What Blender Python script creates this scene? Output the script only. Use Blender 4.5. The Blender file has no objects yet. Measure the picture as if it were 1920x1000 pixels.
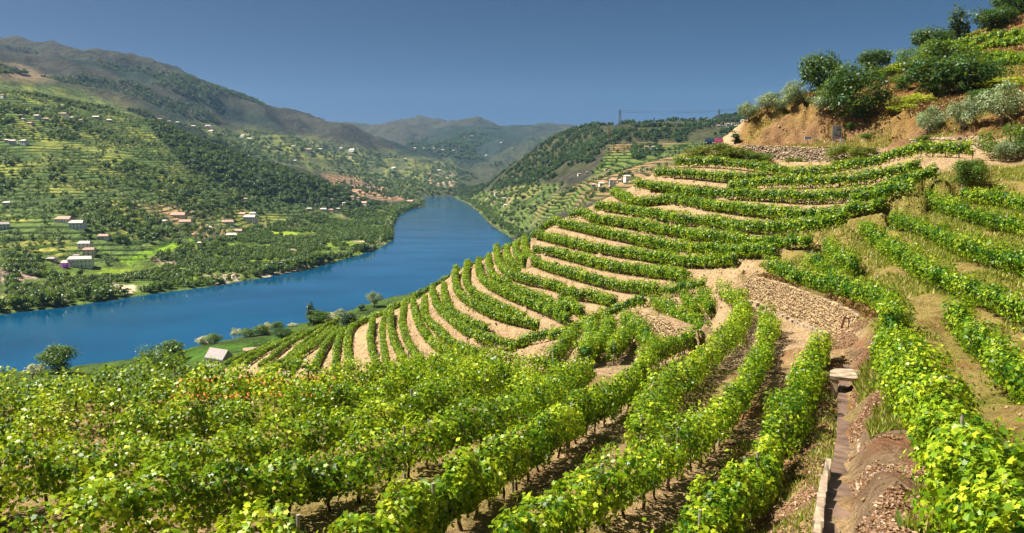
import bpy, math, random
import numpy as np
from mathutils import Vector, kdtree

random.seed(7)
RNG = np.random.default_rng(11)
SC = bpy.context.scene
COL = SC.collection

# ------------------------------------------------------------------ camera
ZC = 110.0                     # eye height above the river
FPX = 1507.0                   # focal length in pixels of a 1920 px wide frame
PITCH = math.radians(7.2)
cam_d = bpy.data.cameras.new('camera')
cam = bpy.data.objects.new('camera', cam_d)
COL.objects.link(cam)
cam.location = (0, 0, ZC)
cam.rotation_euler = (math.radians(90) - PITCH, 0, 0)
cam_d.sensor_width = 36.0
cam_d.lens = FPX / 1920 * 36.0
cam_d.clip_start = 0.1
cam_d.clip_end = 60000
SC.camera = cam

# ------------------------------------------------------------------ light
SUN_AZ = math.radians(-84)     # clockwise from the view direction (+Y)
SUN_EL = math.radians(54)
world = bpy.data.worlds.new('World')
SC.world = world
world.use_nodes = True
nt = world.node_tree
bg = nt.nodes['Background']
sky = nt.nodes.new('ShaderNodeTexSky')
sky.sky_type = 'NISHITA'
sky.sun_disc = False
sky.sun_elevation = SUN_EL
sky.sun_rotation = SUN_AZ
sky.altitude = 300
sky.air_density = 0.15
sky.dust_density = 1.8
sky.ozone_density = 4.0
hs = nt.nodes.new('ShaderNodeHueSaturation')
hs.inputs['Saturation'].default_value = 1.38
hs.inputs['Hue'].default_value = 0.488
nt.links.new(sky.outputs[0], hs.inputs['Color'])
nt.links.new(hs.outputs[0], bg.inputs['Color'])
bg.inputs['Strength'].default_value = 0.05
sun_d = bpy.data.lights.new('sun', 'SUN')
sun_d.energy = 5.0
sun_d.angle = math.radians(0.5)
sun_d.color = (1.0, 0.93, 0.80)
sun = bpy.data.objects.new('sun', sun_d)
COL.objects.link(sun)
sdir = Vector((math.sin(SUN_AZ) * math.cos(SUN_EL), math.cos(SUN_AZ) * math.cos(SUN_EL), math.sin(SUN_EL)))
sun.rotation_euler = sdir.to_track_quat('Z', 'Y').to_euler()
sun.location = (-50, 0, 300)
vs = SC.view_settings
vs.view_transform = 'Standard'
vs.look = 'None'
vs.exposure = 1.2
vs.gamma = 1.0

HAZE_DENSITY = 3.3e-5

# ------------------------------------------------------------------ helpers
CP, SP = math.cos(PITCH), math.sin(PITCH)

def ray(px, py):
    """x/y and z/y of the sight line through a pixel of the photograph"""
    h = (np.asarray(px, float) - 960) / FPX
    v = (500 - np.asarray(py, float)) / FPX
    den = CP + v * SP
    return h / den, (-SP + v * CP) / den

def P3(px, py, D):
    a, b = ray(px, py)
    return np.array([a * D, D, ZC + b * D])

def project(x, y, z):
    y = np.maximum(y, 0.1)
    zz = z - ZC
    f = y * CP - zz * SP
    u = y * SP + zz * CP
    return 960 + FPX * x / f, 500 - FPX * u / f

def hash2(ix, iy, seed):
    n = (ix * 374761393 + iy * 668265263 + seed * 1274126177) & 0xFFFFFFFF
    n = ((n ^ (n >> 13)) * 1274126177) & 0xFFFFFFFF
    return ((n ^ (n >> 16)) & 0xFFFF) / 65535.0

def vnoise(x, y, seed=0):
    ix = np.floor(x).astype(np.int64); iy = np.floor(y).astype(np.int64)
    fx = x - ix; fy = y - iy
    fx = fx * fx * (3 - 2 * fx); fy = fy * fy * (3 - 2 * fy)
    a = hash2(ix, iy, seed); b = hash2(ix + 1, iy, seed)
    c = hash2(ix, iy + 1, seed); d = hash2(ix + 1, iy + 1, seed)
    return (a * (1 - fx) + b * fx) * (1 - fy) + (c * (1 - fx) + d * fx) * fy - 0.5

def fbm(x, y, octv=4, seed=0):
    s = 0; a = 1.0
    for o in range(octv):
        s = s + a * vnoise(x * 2 ** o + 17.3 * o, y * 2 ** o - 9.1 * o, seed + o)
        a *= 0.5
    return s

def inpoly(px, py, poly):
    px = np.asarray(px); py = np.asarray(py)
    r = np.zeros(px.shape, bool)
    n = len(poly)
    for i in range(n):
        x1, y1 = poly[i]; x2, y2 = poly[(i + 1) % n]
        if y1 == y2: continue
        c = ((y1 > py) != (y2 > py)) & (px < (x2 - x1) * (py - y1) / (y2 - y1) + x1)
        r ^= c
    return r

def seg_dist(x, y, poly, closed=False):
    d = np.full(np.shape(x), 1e9)
    n = len(poly)
    for i in range(n if closed else n - 1):
        ax, ay = poly[i]; bx, by = poly[(i + 1) % n]
        dx, dy = bx - ax, by - ay
        t = np.clip(((x - ax) * dx + (y - ay) * dy) / (dx * dx + dy * dy + 1e-9), 0, 1)
        d = np.minimum(d, np.hypot(x - ax - t * dx, y - ay - t * dy))
    return d

def mesh_np(name, verts, faces, mats=(), smooth=False, attrs=None, mat_idx=None):
    """faces: (n,3) or (n,4) array, or list of such arrays"""
    me = bpy.data.meshes.new(name)
    verts = np.asarray(verts, np.float32)
    if not isinstance(faces, list): faces = [faces]
    faces = [np.asarray(f, np.int32) for f in faces if len(f)]
    nl = sum(f.size for f in faces); nf = sum(len(f) for f in faces)
    me.vertices.add(len(verts)); me.loops.add(nl); me.polygons.add(nf)
    me.vertices.foreach_set('co', verts.ravel())
    me.loops.foreach_set('vertex_index', np.concatenate([f.ravel() for f in faces]))
    tot = np.concatenate([np.full(len(f), f.shape[1], np.int32) for f in faces])
    st = np.concatenate([[0], np.cumsum(tot)[:-1]]).astype(np.int32)
    me.polygons.foreach_set('loop_start', st)
    me.polygons.foreach_set('loop_total', tot)
    if smooth: me.polygons.foreach_set('use_smooth', np.ones(nf, bool))
    for m in mats: me.materials.append(m)
    if mat_idx is not None: me.polygons.foreach_set('material_index', np.asarray(mat_idx, np.int32))
    for k, (typ, dat) in (attrs or {}).items():
        at = me.attributes.new(k, typ, 'POINT')
        at.data.foreach_set('color' if typ == 'FLOAT_COLOR' else 'value', np.asarray(dat, np.float32).ravel())
    me.update(calc_edges=True)
    return me

def obj(name, me, parent=None, loc=None):
    o = bpy.data.objects.new(name, me)
    COL.objects.link(o)
    if parent is not None: o.parent = parent
    if loc is not None: o.location = loc
    return o

def tag(o, label=None, cat=None, group=None, kind=None):
    if label: o['label'] = label
    if cat: o['category'] = cat
    if group: o['group'] = group
    if kind: o['kind'] = kind
    return o

class MB:
    """collects simple solids into one mesh"""
    def __init__(s): s.v = []; s.f = []
    def quad(s, *p):
        b = len(s.v); s.v += [tuple(q) for q in p]; s.f.append(tuple(range(b, b + len(p))))
    def box(s, x0, x1, y0, y1, z0, z1):
        b = len(s.v)
        s.v += [(x0, y0, z0), (x1, y0, z0), (x1, y1, z0), (x0, y1, z0), (x0, y0, z1), (x1, y0, z1), (x1, y1, z1), (x0, y1, z1)]
        s.f += [tuple(b + i for i in q) for q in ((0, 3, 2, 1), (4, 5, 6, 7), (0, 1, 5, 4), (1, 2, 6, 5), (2, 3, 7, 6), (3, 0, 4, 7))]
        return s
    def bar(s, a, b, r0, r1=None, n=5):
        a = Vector(a); b = Vector(b); r1 = r0 if r1 is None else r1
        d = (b - a).normalized(); u = d.orthogonal().normalized(); w = d.cross(u)
        k = len(s.v)
        for c, r in ((a, r0), (b, r1)):
            for i in range(n):
                t = 2 * math.pi * i / n
                s.v.append(tuple(c + (u * math.cos(t) + w * math.sin(t)) * r))
        for i in range(n):
            j = (i + 1) % n
            s.f.append((k + i, k + j, k + n + j, k + n + i))
        s.f.append(tuple(k + n + i for i in range(n)))
        return s
    def mesh(s, name, *mats, smooth=False):
        me = bpy.data.meshes.new(name); me.from_pydata(s.v, [], s.f)
        for m in mats: me.materials.append(m)
        if smooth:
            me.polygons.foreach_set('use_smooth', np.ones(len(me.polygons), bool))
        me.update(); return me
    def build(s, name, mat, parent=None, loc=None, smooth=False):
        return obj(name, s.mesh(name, mat, smooth=smooth), parent, loc)

def empty(name, loc, rz=0, parent=None):
    o = bpy.data.objects.new(name, None)
    COL.objects.link(o)
    o.location = loc; o.rotation_euler = (0, 0, rz)
    o.empty_display_size = 0.2
    return o

# ------------------------------------------------------------------ materials
def new_mat(name):
    m = bpy.data.materials.new(name); m.use_nodes = True
    n = m.node_tree.nodes; l = m.node_tree.links
    return m, n, l, n['Principled BSDF']

def ramp(n, l, src, stops):
    r = n.new('ShaderNodeValToRGB')
    els = r.color_ramp.elements
    while len(els) < len(stops): els.new(0.5)
    for e, (p, c) in zip(els, stops):
        e.position = p; e.color = (*c, 1)
    l.new(src, r.inputs[0])
    return r.outputs[0]

def noise(n, l, scale, detail=4, rough=0.55, vec=None, dist=0.0):
    t = n.new('ShaderNodeTexNoise')
    t.inputs['Scale'].default_value = scale
    t.inputs['Detail'].default_value = detail
    t.inputs['Roughness'].default_value = rough
    t.inputs['Distortion'].default_value = dist
    if vec is not None: l.new(vec, t.inputs['Vector'])
    return t.outputs[0]

def geo_pos(n):
    g = n.new('ShaderNodeNewGeometry')
    return g.outputs['Position']

def mixc(n, l, a, b, fac, mode='MIX'):
    m = n.new('ShaderNodeMix'); m.data_type = 'RGBA'; m.blend_type = mode
    for sock, val in ((m.inputs['Factor'], fac), (m.inputs['A'], a), (m.inputs['B'], b)):
        if hasattr(val, 'is_output'): l.new(val, sock)
        elif isinstance(val, (int, float)): sock.default_value = val
        else: sock.default_value = (*val, 1)
    return m.outputs['Result']

def mathn(n, l, op, a, b=None, c=None, clamp=False):
    m = n.new('ShaderNodeMath'); m.operation = op; m.use_clamp = clamp
    for i, v in enumerate((a, b, c)):
        if v is None: continue
        if hasattr(v, 'is_output'): l.new(v, m.inputs[i])
        else: m.inputs[i].default_value = v
    return m.outputs[0]

def bump(n, l, bsdf, height, strength=0.5, dist=0.1):
    b = n.new('ShaderNodeBump')
    b.inputs['Strength'].default_value = strength
    b.inputs['Distance'].default_value = dist
    l.new(height, b.inputs['Height'])
    l.new(b.outputs[0], bsdf.inputs['Normal'])

def plain(name, col, rough=0.8, var=0.12, scale=2.0, metal=0.0):
    m, n, l, b = new_mat(name)
    nz = noise(n, l, scale, 4, vec=geo_pos(n))
    c0 = tuple(max(0, c * (1 - var)) for c in col); c1 = tuple(min(1, c * (1 + var)) for c in col)
    l.new(ramp(n, l, nz, [(0.3, c0), (0.7, c1)]), b.inputs['Base Color'])
    b.inputs['Roughness'].default_value = rough
    b.inputs['Metallic'].default_value = metal
    b.inputs['Specular IOR Level'].default_value = 0.25
    return m

def leaf_mat(name, dark, mid, light, trans=0.4, tcol=None, rough=0.45, spec=0.35):
    m, n, l, b = new_mat(name)
    a = n.new('ShaderNodeAttribute'); a.attribute_name = 'tint'
    col = ramp(n, l, a.outputs['Fac'], [(0.0, dark), (0.5, mid), (1.0, light)])
    l.new(col, b.inputs['Base Color'])
    b.inputs['Roughness'].default_value = rough
    b.inputs['Specular IOR Level'].default_value = spec
    t = n.new('ShaderNodeBsdfTranslucent')
    tc = mixc(n, l, col, tcol or (0.50, 0.62, 0.02), 0.5)
    l.new(tc, t.inputs['Color'])
    mx = n.new('ShaderNodeMixShader'); mx.inputs[0].default_value = trans
    l.new(b.outputs[0], mx.inputs[1]); l.new(t.outputs[0], mx.inputs[2])
    l.new(mx.outputs[0], n['Material Output'].inputs['Surface'])
    return m

M = {}
M['vine'] = leaf_mat('vine_leaf', (0.012, 0.070, 0.002), (0.16, 0.29, 0.004), (0.54, 0.60, 0.03), 0.30, rough=0.42, spec=0.35)
M['vine_far'] = leaf_mat('vine_leaf_spur', (0.016, 0.080, 0.002), (0.135, 0.25, 0.004), (0.38, 0.45, 0.02), 0.30)
M['tree_dark'] = leaf_mat('tree_leaf_dark', (0.008, 0.040, 0.012), (0.022, 0.080, 0.020), (0.08, 0.17, 0.03), 0.25)
M['tree_green'] = leaf_mat('tree_leaf_green', (0.025, 0.07, 0.01), (0.06, 0.14, 0.015), (0.16, 0.24, 0.03), 0.3)
M['tree_olive'] = leaf_mat('tree_leaf_olive', (0.07, 0.12, 0.06), (0.20, 0.27, 0.14), (0.50, 0.56, 0.36), 0.25)
M['tree_pine'] = leaf_mat('tree_leaf_pine', (0.006, 0.032, 0.016), (0.015, 0.056, 0.026), (0.04, 0.10, 0.035), 0.2)
M['reed'] = leaf_mat('reed_leaf', (0.2, 0.24, 0.1), (0.5, 0.5, 0.3), (0.75, 0.7, 0.5), 0.25)
M['yellow_leaf'] = leaf_mat('yellow_leaf', (0.2, 0.28, 0.02), (0.42, 0.48, 0.04), (0.6, 0.6, 0.1), 0.35)
M['purple_leaf'] = leaf_mat('purple_flower', (0.2, 0.02, 0.3), (0.4, 0.05, 0.5), (0.5, 0.1, 0.55), 0.3, tcol=(0.4, 0.05, 0.5))
M['shrub'] = leaf_mat('shrub_leaf', (0.03, 0.06, 0.006), (0.08, 0.12, 0.012), (0.2, 0.2, 0.03), 0.3)
M['dry'] = leaf_mat('dry_leaf', (0.09, 0.045, 0.02), (0.24, 0.13, 0.065), (0.48, 0.33, 0.2), 0.15, tcol=(0.4, 0.2, 0.06))
M['scrub'] = leaf_mat('dry_scrub', (0.07, 0.05, 0.02), (0.26, 0.14, 0.05), (0.42, 0.32, 0.10), 0.25, tcol=(0.35, 0.22, 0.05))
M['grass'] = leaf_mat('grass_blade', (0.06, 0.12, 0.01), (0.2, 0.24, 0.03), (0.5, 0.42, 0.14), 0.3)
M['bark'] = plain('bark', (0.075, 0.045, 0.028), 0.95, 0.35, 12)
M['bark_pale'] = plain('bark_pale', (0.16, 0.11, 0.075), 0.95, 0.3, 8)
M['post'] = plain('weathered_post', (0.30, 0.26, 0.22), 0.9, 0.25, 9)
M['white_wall'] = plain('white_plaster', (0.80, 0.79, 0.75), 0.85, 0.05, 0.6)
M['cream_wall'] = plain('cream_plaster', (0.66, 0.60, 0.45), 0.85, 0.08, 0.6)
M['grey_wall'] = plain('grey_stone_wall', (0.22, 0.20, 0.19), 0.9, 0.3, 1.5)
M['roof_red'] = plain('clay_tile_roof', (0.46, 0.29, 0.22), 0.85, 0.25, 1.5)
M['roof_pale'] = plain('pale_tile_roof', (0.64, 0.54, 0.47), 0.85, 0.2, 1.5)
M['roof_slate'] = plain('slate_roof', (0.34, 0.30, 0.29), 0.8, 0.2, 2.0)
M['roof_orange'] = plain('orange_tile_roof', (0.50, 0.15, 0.05), 0.85, 0.2, 2.0)
M['glass'] = plain('dark_window', (0.03, 0.035, 0.045), 0.2, 0.2, 2.0)
M['frame'] = plain('painted_frame', (0.5, 0.5, 0.48), 0.6, 0.1, 2.0)
M['steel'] = plain('galvanised_steel', (0.45, 0.46, 0.48), 0.45, 0.1, 3, 0.6)
M['pylon'] = plain('pylon_steel', (0.20, 0.21, 0.23), 0.6, 0.1, 3)
M['rust'] = plain('rusty_iron', (0.13, 0.035, 0.025), 0.8, 0.3, 10)
M['sign_white'] = plain('sign_white', (0.78, 0.78, 0.78), 0.5, 0.03, 2)
M['sign_grey'] = plain('sign_grey', (0.30, 0.34, 0.42), 0.5, 0.04, 2)
M['sign_blue'] = plain('sign_blue', (0.02, 0.10, 0.48), 0.5, 0.05, 2)
M['sign_green'] = plain('sign_green', (0.01, 0.16, 0.10), 0.5, 0.05, 2)
M['sign_dark'] = plain('sign_dark', (0.03, 0.04, 0.07), 0.5, 0.05, 2)
M['sign_red'] = plain('sign_red', (0.30, 0.03, 0.03), 0.5, 0.05, 2)

# ------------------------------------------------------------------ vine rows as surveyed: (pixel x, pixel y of the canopy's middle, distance)
def lev(z, *pts):      # a row along a contour z metres below the eye
    out = []
    for p in pts:
        t = -ray(p[0], p[1])[1]
        out.append((p[0], p[1], z / t))
    return out

ROWS = {}
def row(key, pts, fam, label, **kw):
    ROWS[key] = dict(pts=pts, fam=fam, label=label, **kw)

SP_ = 'spur'
row('R1', [(1266,301,120),(1322,301,116),(1394,305,112),(1458,316,106),(1494,323,102),(1521,322,101),(1557,315,99),(1593,307,97),(1638,300,94),(1692,281,91),(1746,276,88),(1825,277,85)], SP_, 'topmost vine row of the spur, running right below the roadside stone wall')
row('R2', [(1228,322,118),(1286,322,114),(1340,327,109),(1394,330,105),(1439,329,104)], SP_, 'second vine row down from the roadside wall, short, above a tall pale bank')
row('R2b', [(1366,350,104),(1412,341,101),(1440,337,99),(1512,337,95),(1566,335,92),(1620,330,89),(1665,321,87),(1710,309,85),(1724,303,84)], SP_, 'vine row below the topmost one, rising right to the sandy clearing')
row('R3', [(1191,343,120),(1232,346,116),(1268,352,112),(1304,357,107),(1358,359,101),(1412,361,97),(1480,364,92),(1512,366,90),(1566,364,87),(1602,360,85),(1647,350,83),(1683,337,81),(1719,328,79),(1760,316,78)], SP_, 'long vine row along the foot of the tall pale bank near the spur top')
row('R3b', [(1593,375,82),(1620,366,81),(1647,360,79),(1683,351,77),(1715,344,76)], SP_, 'short vine row at the right end of the spur terraces, under the sandy clearing')
row('R4', [(1151,358,135),(1185,372,120),(1214,375,116),(1259,370,112),(1304,377,106),(1358,384,98),(1412,390,92),(1480,397,86),(1548,397,82),(1593,391,80),(1638,382,78),(1660,375,77)], SP_, 'long vine row just below the small white bank at the spur skyline')
row('R5', [(1115,388,124),(1140,385,122),(1185,392,115),(1230,399,108),(1280,408,101),(1322,411,98),(1376,418,91),(1430,422,86),(1480,423,82),(1510,420,80),(1546,413,77),(1585,402,75)], SP_, 'fifth long vine row down from the roadside wall on the spur')
row('R6', [(1068,403,128),(1095,396,126),(1113,407,122),(1140,410,118),(1185,417,112),(1230,425,106),(1280,433,99),(1348,441,90),(1402,449,84),(1456,452,79),(1501,447,76),(1519,452,74)], SP_, 'sixth long vine row down from the roadside wall on the spur')
row('R7', [(1014,426,132),(1041,414,129),(1059,417,126),(1095,425,120),(1140,435,113),(1185,444,106),(1230,453,100),(1280,460,94),(1348,463,86),(1402,467,81),(1456,465,77)], SP_, 'vine row reaching the skyline where the river meets the spur, above a broad pale bank')
row('R8', [(1001,437,131),(1023,441,127),(1068,452,117),(1113,461,110),(1158,468,105),(1203,474,100),(1248,481,95),(1294,486,89),(1348,486,84),(1382,481,81)], SP_, 'vine row just under the broad pale bank in the middle of the spur')
row('R9', [(1000,468,121),(1023,466,120),(1068,477,114),(1113,488,107),(1158,497,101),(1203,503,96),(1248,508,90),(1288,514,85)], SP_, 'vine row that starts inside the bend of the terraces, ending by the gully path')
row('R10', lev(14.2,(983,449),(985,467),(992,480),(1012,492),(1048,503),(1108,520)) + [(1162,532,96),(1216,538,90),(1234,541,88)], SP_, 'innermost vine row that bends round the nose of the spur')
row('R10b', [(967,458,148),(970,476,132),(985,490,122)], SP_, 'short vine row on the skyline bend, outer partner of the innermost bending row')
row('R11', lev(16.0,(931,463),(935,487),(949,507),(985,521),(1030,530),(1080,548),(1108,552)) + [(1153,563,92)], SP_, 'second vine row bending round the spur nose, counted from the inside')
row('R11b', [(951,463,154),(951,480,139),(962,494,129),(985,508,122)], SP_, 'short inner partner of the second bending vine row, at the skyline')
row('R12', lev(17.8,(897,487),(899,508),(909,525),(940,543),(985,562),(1030,580),(1066,597)), SP_, 'outer vine row of the third bending terrace on the spur nose')
row('R12b', lev(17.3,(917,478),(917,499),(926,517),(950,530),(985,547),(1012,557),(1066,580)), SP_, 'inner vine row of the third bending terrace on the spur nose')
row('R12c', [(1052,558,102),(1072,570,97),(1092,582,93)], SP_, 'stub of vine row beside the pale bank, right of the bending terraces')
row('R13', lev(19.8,(855,503),(854,526),(861,548),(886,566),(922,584),(967,597),(1012,606)), SP_, 'outer vine row of the fourth bending terrace, above a wide stony bank')
row('R13b', lev(19.3,(877,492),(873,519),(882,541),(904,557),(940,573),(985,591)), SP_, 'inner vine row of the fourth bending terrace on the spur nose')
row('R14', lev(22.0,(811,541),(819,570),(842,592),(869,614),(905,630),(950,642),(1000,650)), SP_, 'outer vine row of the fifth bending terrace, below a wide stony bank')
row('R14b', lev(21.5,(833,534),(835,560),(851,585),(878,601),(914,617)), SP_, 'inner vine row of the fifth bending terrace on the spur nose')
row('R15', lev(24.5,(775,561),(779,588),(795,621),(815,642),(833,653),(860,669),(885,684)), SP_, 'outer vine row of the sixth bending terrace, dropping behind the foreground vines')
row('R15b', lev(24.0,(797,556),(797,587),(813,610),(837,632),(860,646),(896,657),(930,666)), SP_, 'inner vine row of the sixth bending terrace on the spur nose')
row('R16', lev(27.5,(734,581),(732,606),(739,637),(752,664),(761,678),(770,694)), SP_, 'outer vine row of the seventh terrace, running straight down the spur face')
row('R16b', lev(27.0,(759,570),(754,596),(759,624),(775,657),(788,675),(802,692)), SP_, 'inner vine row of the seventh terrace, running straight down the spur face')
row('R17', lev(30.5,(700,596),(694,628),(698,657),(703,673),(708,692)), SP_, 'outer vine row of the eighth terrace, left of the shaded dark strip')
row('R17b', lev(30.0,(725,583),(718,610),(720,646),(723,668),(728,692)), SP_, 'inner vine row of the eighth terrace, right of the shaded dark strip')
row('R18', lev(33.5,(688,598),(661,612),(652,635),(652,655),(655,690)), SP_, 'vine row just right of the dark pine on the lower spur')
row('R18b', lev(35.5,(652,610),(625,630),(607,652),(588,690)), SP_, 'vine row starting under the dark pine on the lower spur')
row('R19', lev(37.5,(634,612),(616,626),(580,652),(562,664),(545,690)), SP_, 'first vine row left of the dark pine on the lower spur')
row('R18c', lev(34.5,(668,606),(640,626),(632,650),(628,690)), SP_, 'vine row between the dark pine and the straight terrace rows')
row('R19b', lev(38.5,(622,614),(594,636),(560,658),(530,688)), SP_, 'vine row squeezed between the first two rows left of the dark pine')
row('R20', lev(39.5,(607,616),(571,641),(535,673),(512,686)), SP_, 'second vine row left of the dark pine on the lower spur')
row('R21', lev(42.0,(634,600),(580,623),(535,648),(508,670),(486,684)), SP_, 'third vine row left of the dark pine on the lower spur')
row('R22', lev(44.5,(610,604),(562,626),(508,652),(472,673),(459,682)), SP_, 'third vine row from the slate roofed house, on the lower spur')
row('R23', lev(47.0,(580,616),(526,641),(472,664),(436,684)), SP_, 'second vine row from the slate roofed house, on the lower spur')
row('R24', lev(49.5,(544,628),(490,652),(445,670),(422,682)), SP_, 'vine row of the lower spur nearest the slate roofed house')

row('S1', [(988,447,160),(950,464,162),(915,482,163),(880,498,163),(850,514,163),(815,534,162),(780,554,162),(745,572,165),(715,586,170),(690,598,178),(660,612,188)], SP_, 'vine row running along the skyline edge of the spur nose above the river')
row('P1', [(1030,630,90),(1076,613,89),(1127,589,90),(1164,573,89),(1211,556,86)], SP_, 'vine row following the path that cuts across the ends of the terraces')
row('P2', [(955,650,97),(985,635,96),(1029,624,94),(1062,618,91)], SP_, 'vine row at the lower ends of the bending terraces, left of the path')
MD = 'middle'
row('P3', [(1035,668,66),(1055,648,72),(1069,633,77),(1082,620,82)], MD, 'small vine row left of the short rows on the gully floor')
row('M1', [(1225,559,82),(1261,581,74),(1288,593,70),(1320,615,64)], MD, 'vine row along the top of the small rubble wall in the gully')
row('M2', [(1169,592,76),(1189,608,70),(1216,631,63),(1234,645,59)], MD, 'vine row along the foot of the small rubble wall in the gully')
row('M3', [(1108,606,78),(1108,633,67),(1100,658,57)], MD, 'leftmost short vine row running down the gully floor')
row('M4', [(1142,602,76),(1139,624,68),(1126,642,61),(1095,660,54)], MD, 'second short vine row from the left on the gully floor')
row('M5', [(1176,622,68),(1167,638,62),(1150,655,56)], MD, 'third short vine row from the left on the gully floor')
row('M6', [(1322,612,61),(1288,635,57),(1243,655,53),(1200,668,50)], MD, 'vine row crossing the gully floor below the small rubble wall')
row('M7', [(1283,550,80),(1294,564,76),(1306,580,71)], MD, 'small stub of vine row on the sandy patch, left one')
row('M7b', [(1314,548,79),(1324,562,75),(1334,578,71)], MD, 'small stub of vine row on the sandy patch, right one')
row('M7c', [(1243,544,85),(1275,538,83),(1300,531,82),(1325,528,82)], MD, 'dark vine row climbing to the path above the sandy patch')
row('M8', [(1350,540,72),(1386,559,67),(1393,588,60),(1376,619,53),(1345,650,47),(1300,690,41),(1250,725,36),(1222,775,30),(1198,820,26)], MD, 'curving vine row on the sandy gully floor left of the big stone wall')
row('M9', [(1436,586,58),(1446,614,52),(1436,648,46),(1423,672,42),(1408,714,37),(1356,776,30.5),(1278,838,25),(1200,884,21.5),(1128,915,19.5),(1040,955,17.5),(940,1010,15.5)], MD, 'long foreground vine row with a row of trunks, third from the water channel end')
row('F1', [(1538,641,44),(1517,698,37),(1491,771,30),(1444,854,24),(1382,922,20),(1304,1000,16.8),(1240,1060,15)], 'fore', 'foreground vine row beside the water channel, nearest to it on the left')
row('F3', [(1215,690,40),(1150,736,34),(1084,771,30),(1018,811,26),(930,859,22),(842,925,18.3),(732,985,16),(650,1030,14.8)], 'fore', 'foreground vine row with bare trunks over sunlit sandy soil')
row('F4', [(1100,686,40),(1040,722,35),(974,758,30.5),(886,784,27.5),(798,815,24.5),(640,868,21),(450,905,19),(250,945,17.4),(0,990,15.8),(-150,1015,15)], 'fore', 'foreground vine row crossing the lower left, one post standing beyond it')
row('F5', [(1040,684,40),(908,718,35),(820,742,31.5),(732,770,28.5),(600,805,25.5),(430,836,23.4),(200,866,21.5),(0,895,20),(-200,925,18.6)], 'fore', 'foreground vine row in front of the grey post, mid left')
row('F6', [(960,678,41),(820,706,36.5),(700,735,32.5),(560,762,29.5),(400,780,27.8),(200,800,26.3),(0,822,24.8),(-200,840,23.5)], 'fore', 'foreground vine row behind the grey post, mid left')
row('F7', [(880,676,42),(760,700,37.5),(600,722,34),(400,738,32),(200,748,31),(0,762,29.8),(-200,775,28.5)], 'fore', 'second foreground vine row from the far edge of the near slope')
row('F8', [(930,658,46),(760,676,42),(620,694,38.5),(450,702,37),(300,708,36),(100,716,35.2),(-100,722,34.5),(-250,726,34)], 'fore', 'farthest foreground vine row, its leaves against the river and the roofs')
row('F9', [(560,1010,15),(400,1040,14.2),(200,1080,13.3)], 'fore', 'nearest foreground vine row at the bottom left edge')

HL = 'right'
row('H1', [(1802,357,78),(1850,366,74),(1895,372,70),(1935,380,67),(1990,392,63)], HL, 'uppermost vine row at the right edge, under the bare pale bank')
row('H2', [(1730,363,80),(1760,378,75),(1805,393,69),(1850,405,65),(1920,420,60),(1990,435,56)], HL, 'second vine row down at the right edge, on the grassy slope')
row('H3', [(1673,408,76),(1730,423,67),(1775,444,61),(1820,462,56),(1865,477,52),(1920,492,48.5),(1990,510,45)], HL, 'third vine row down at the right edge, on the grassy slope')
row('H4', [(1618,422,77),(1645,445,70),(1685,471,62),(1730,498,55),(1775,519,50),(1835,540,45.5),(1920,576,40.5),(1990,600,37)], HL, 'fourth vine row down at the right edge, the longest on the grassy slope')
row('H5', [(1792,584,43),(1824,620,37.5),(1865,657,33),(1905,695,29),(1960,740,25)], HL, 'short vine row on the grassy slope just above the big nearest row')
row('H6', [(1441,492,71),(1484,509,66),(1532,523,61.5),(1580,535,57),(1628,547,52),(1664,560,47.5),(1676,588,42.5),(1672,614,38.5)], HL, 'vine row on top of the big stone wall')
row('H6b', [(1522,480,68),(1545,496,65),(1565,508,62.5)], HL, 'left stub of vine row behind the row on the big stone wall')
row('H6c', [(1545,456,73),(1580,478,67),(1606,498,62.5)], HL, 'right stub of vine row behind the row on the big stone wall')
row('H7', [(1680,640,35),(1700,680,29.5),(1740,735,24),(1785,800,19.5),(1830,870,15.8),(1880,950,12.8),(1935,1040,10.5)], HL, 'big nearest vine row at the right edge, above the leaf strewn bank')

CAN = {'spur': 1.12, 'middle': 1.12, 'right': 1.12, 'fore': 1.25}   # middle of the canopy above the soil

# ------------------------------------------------------------------ terrain: thin plate spline through surveyed points, in (bearing, log distance)
CT = []    # theta, ln r, z/r
WL = []    # smoothing weight
def ct(x, y, z, w=1.0):
    r = math.hypot(x, y)
    CT.append((math.atan2(x, y), math.log(r), (z - ZC) / r)); WL.append(w)
def cpx(px, py, D, dz=0.0, w=1.0):
    p = P3(px, py, D); ct(p[0], p[1], p[2] + dz, w)
def cz(px, D, z, w=1.0):            # column, distance, height relative to the eye
    a, _ = ray(px, 500); ct(a * D, D, ZC + z, w)

for k, r in ROWS.items():
    for p in r['pts']:
        cpx(p[0], p[1], p[2], -CAN[r['fam']], 1.0)
# near slope below the eye, left of the channel
for px in (-500, -200, 100, 400, 700):
    for D, z in ((6, -6.2), (10, -6.5), (46, -15.0), (56, -20.0)):
        cz(px, D, z)
for px in (950, 1200, 1400):
    for D, z in ((6, -6.3), (10, -6.6)): cz(px, D, z)
cz(950, 54, -16); cz(950, 70, -23); cz(900, 84, -26); cz(1010, 80, -21)
cz(800, 70, -26); cz(800, 88, -30)
cz(650, 60, -22); cz(650, 85, -33); cz(620, 115, -40); cz(700, 105, -33.5)
cz(480, 80, -33); cz(480, 120, -44); cz(470, 145, -47)
for px in (-500, -200, 100, 300):
    for D, z in ((80, -33), (120, -46), (180, -58), (250, -72), (330, -90), (410, -107)): cz(px, D, z)
for D, z in ((190, -51), (240, -62), (300, -74), (350, -84), (400, -93.5), (450, -101), (485, -108)): cz(410, D, z)
for D, z in ((240, -64), (300, -77), (400, -95), (500, -107)): cz(540, D, z)
for D, z in ((235, -64), (320, -85), (450, -102), (600, -108)): cz(660, D, z)
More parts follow.
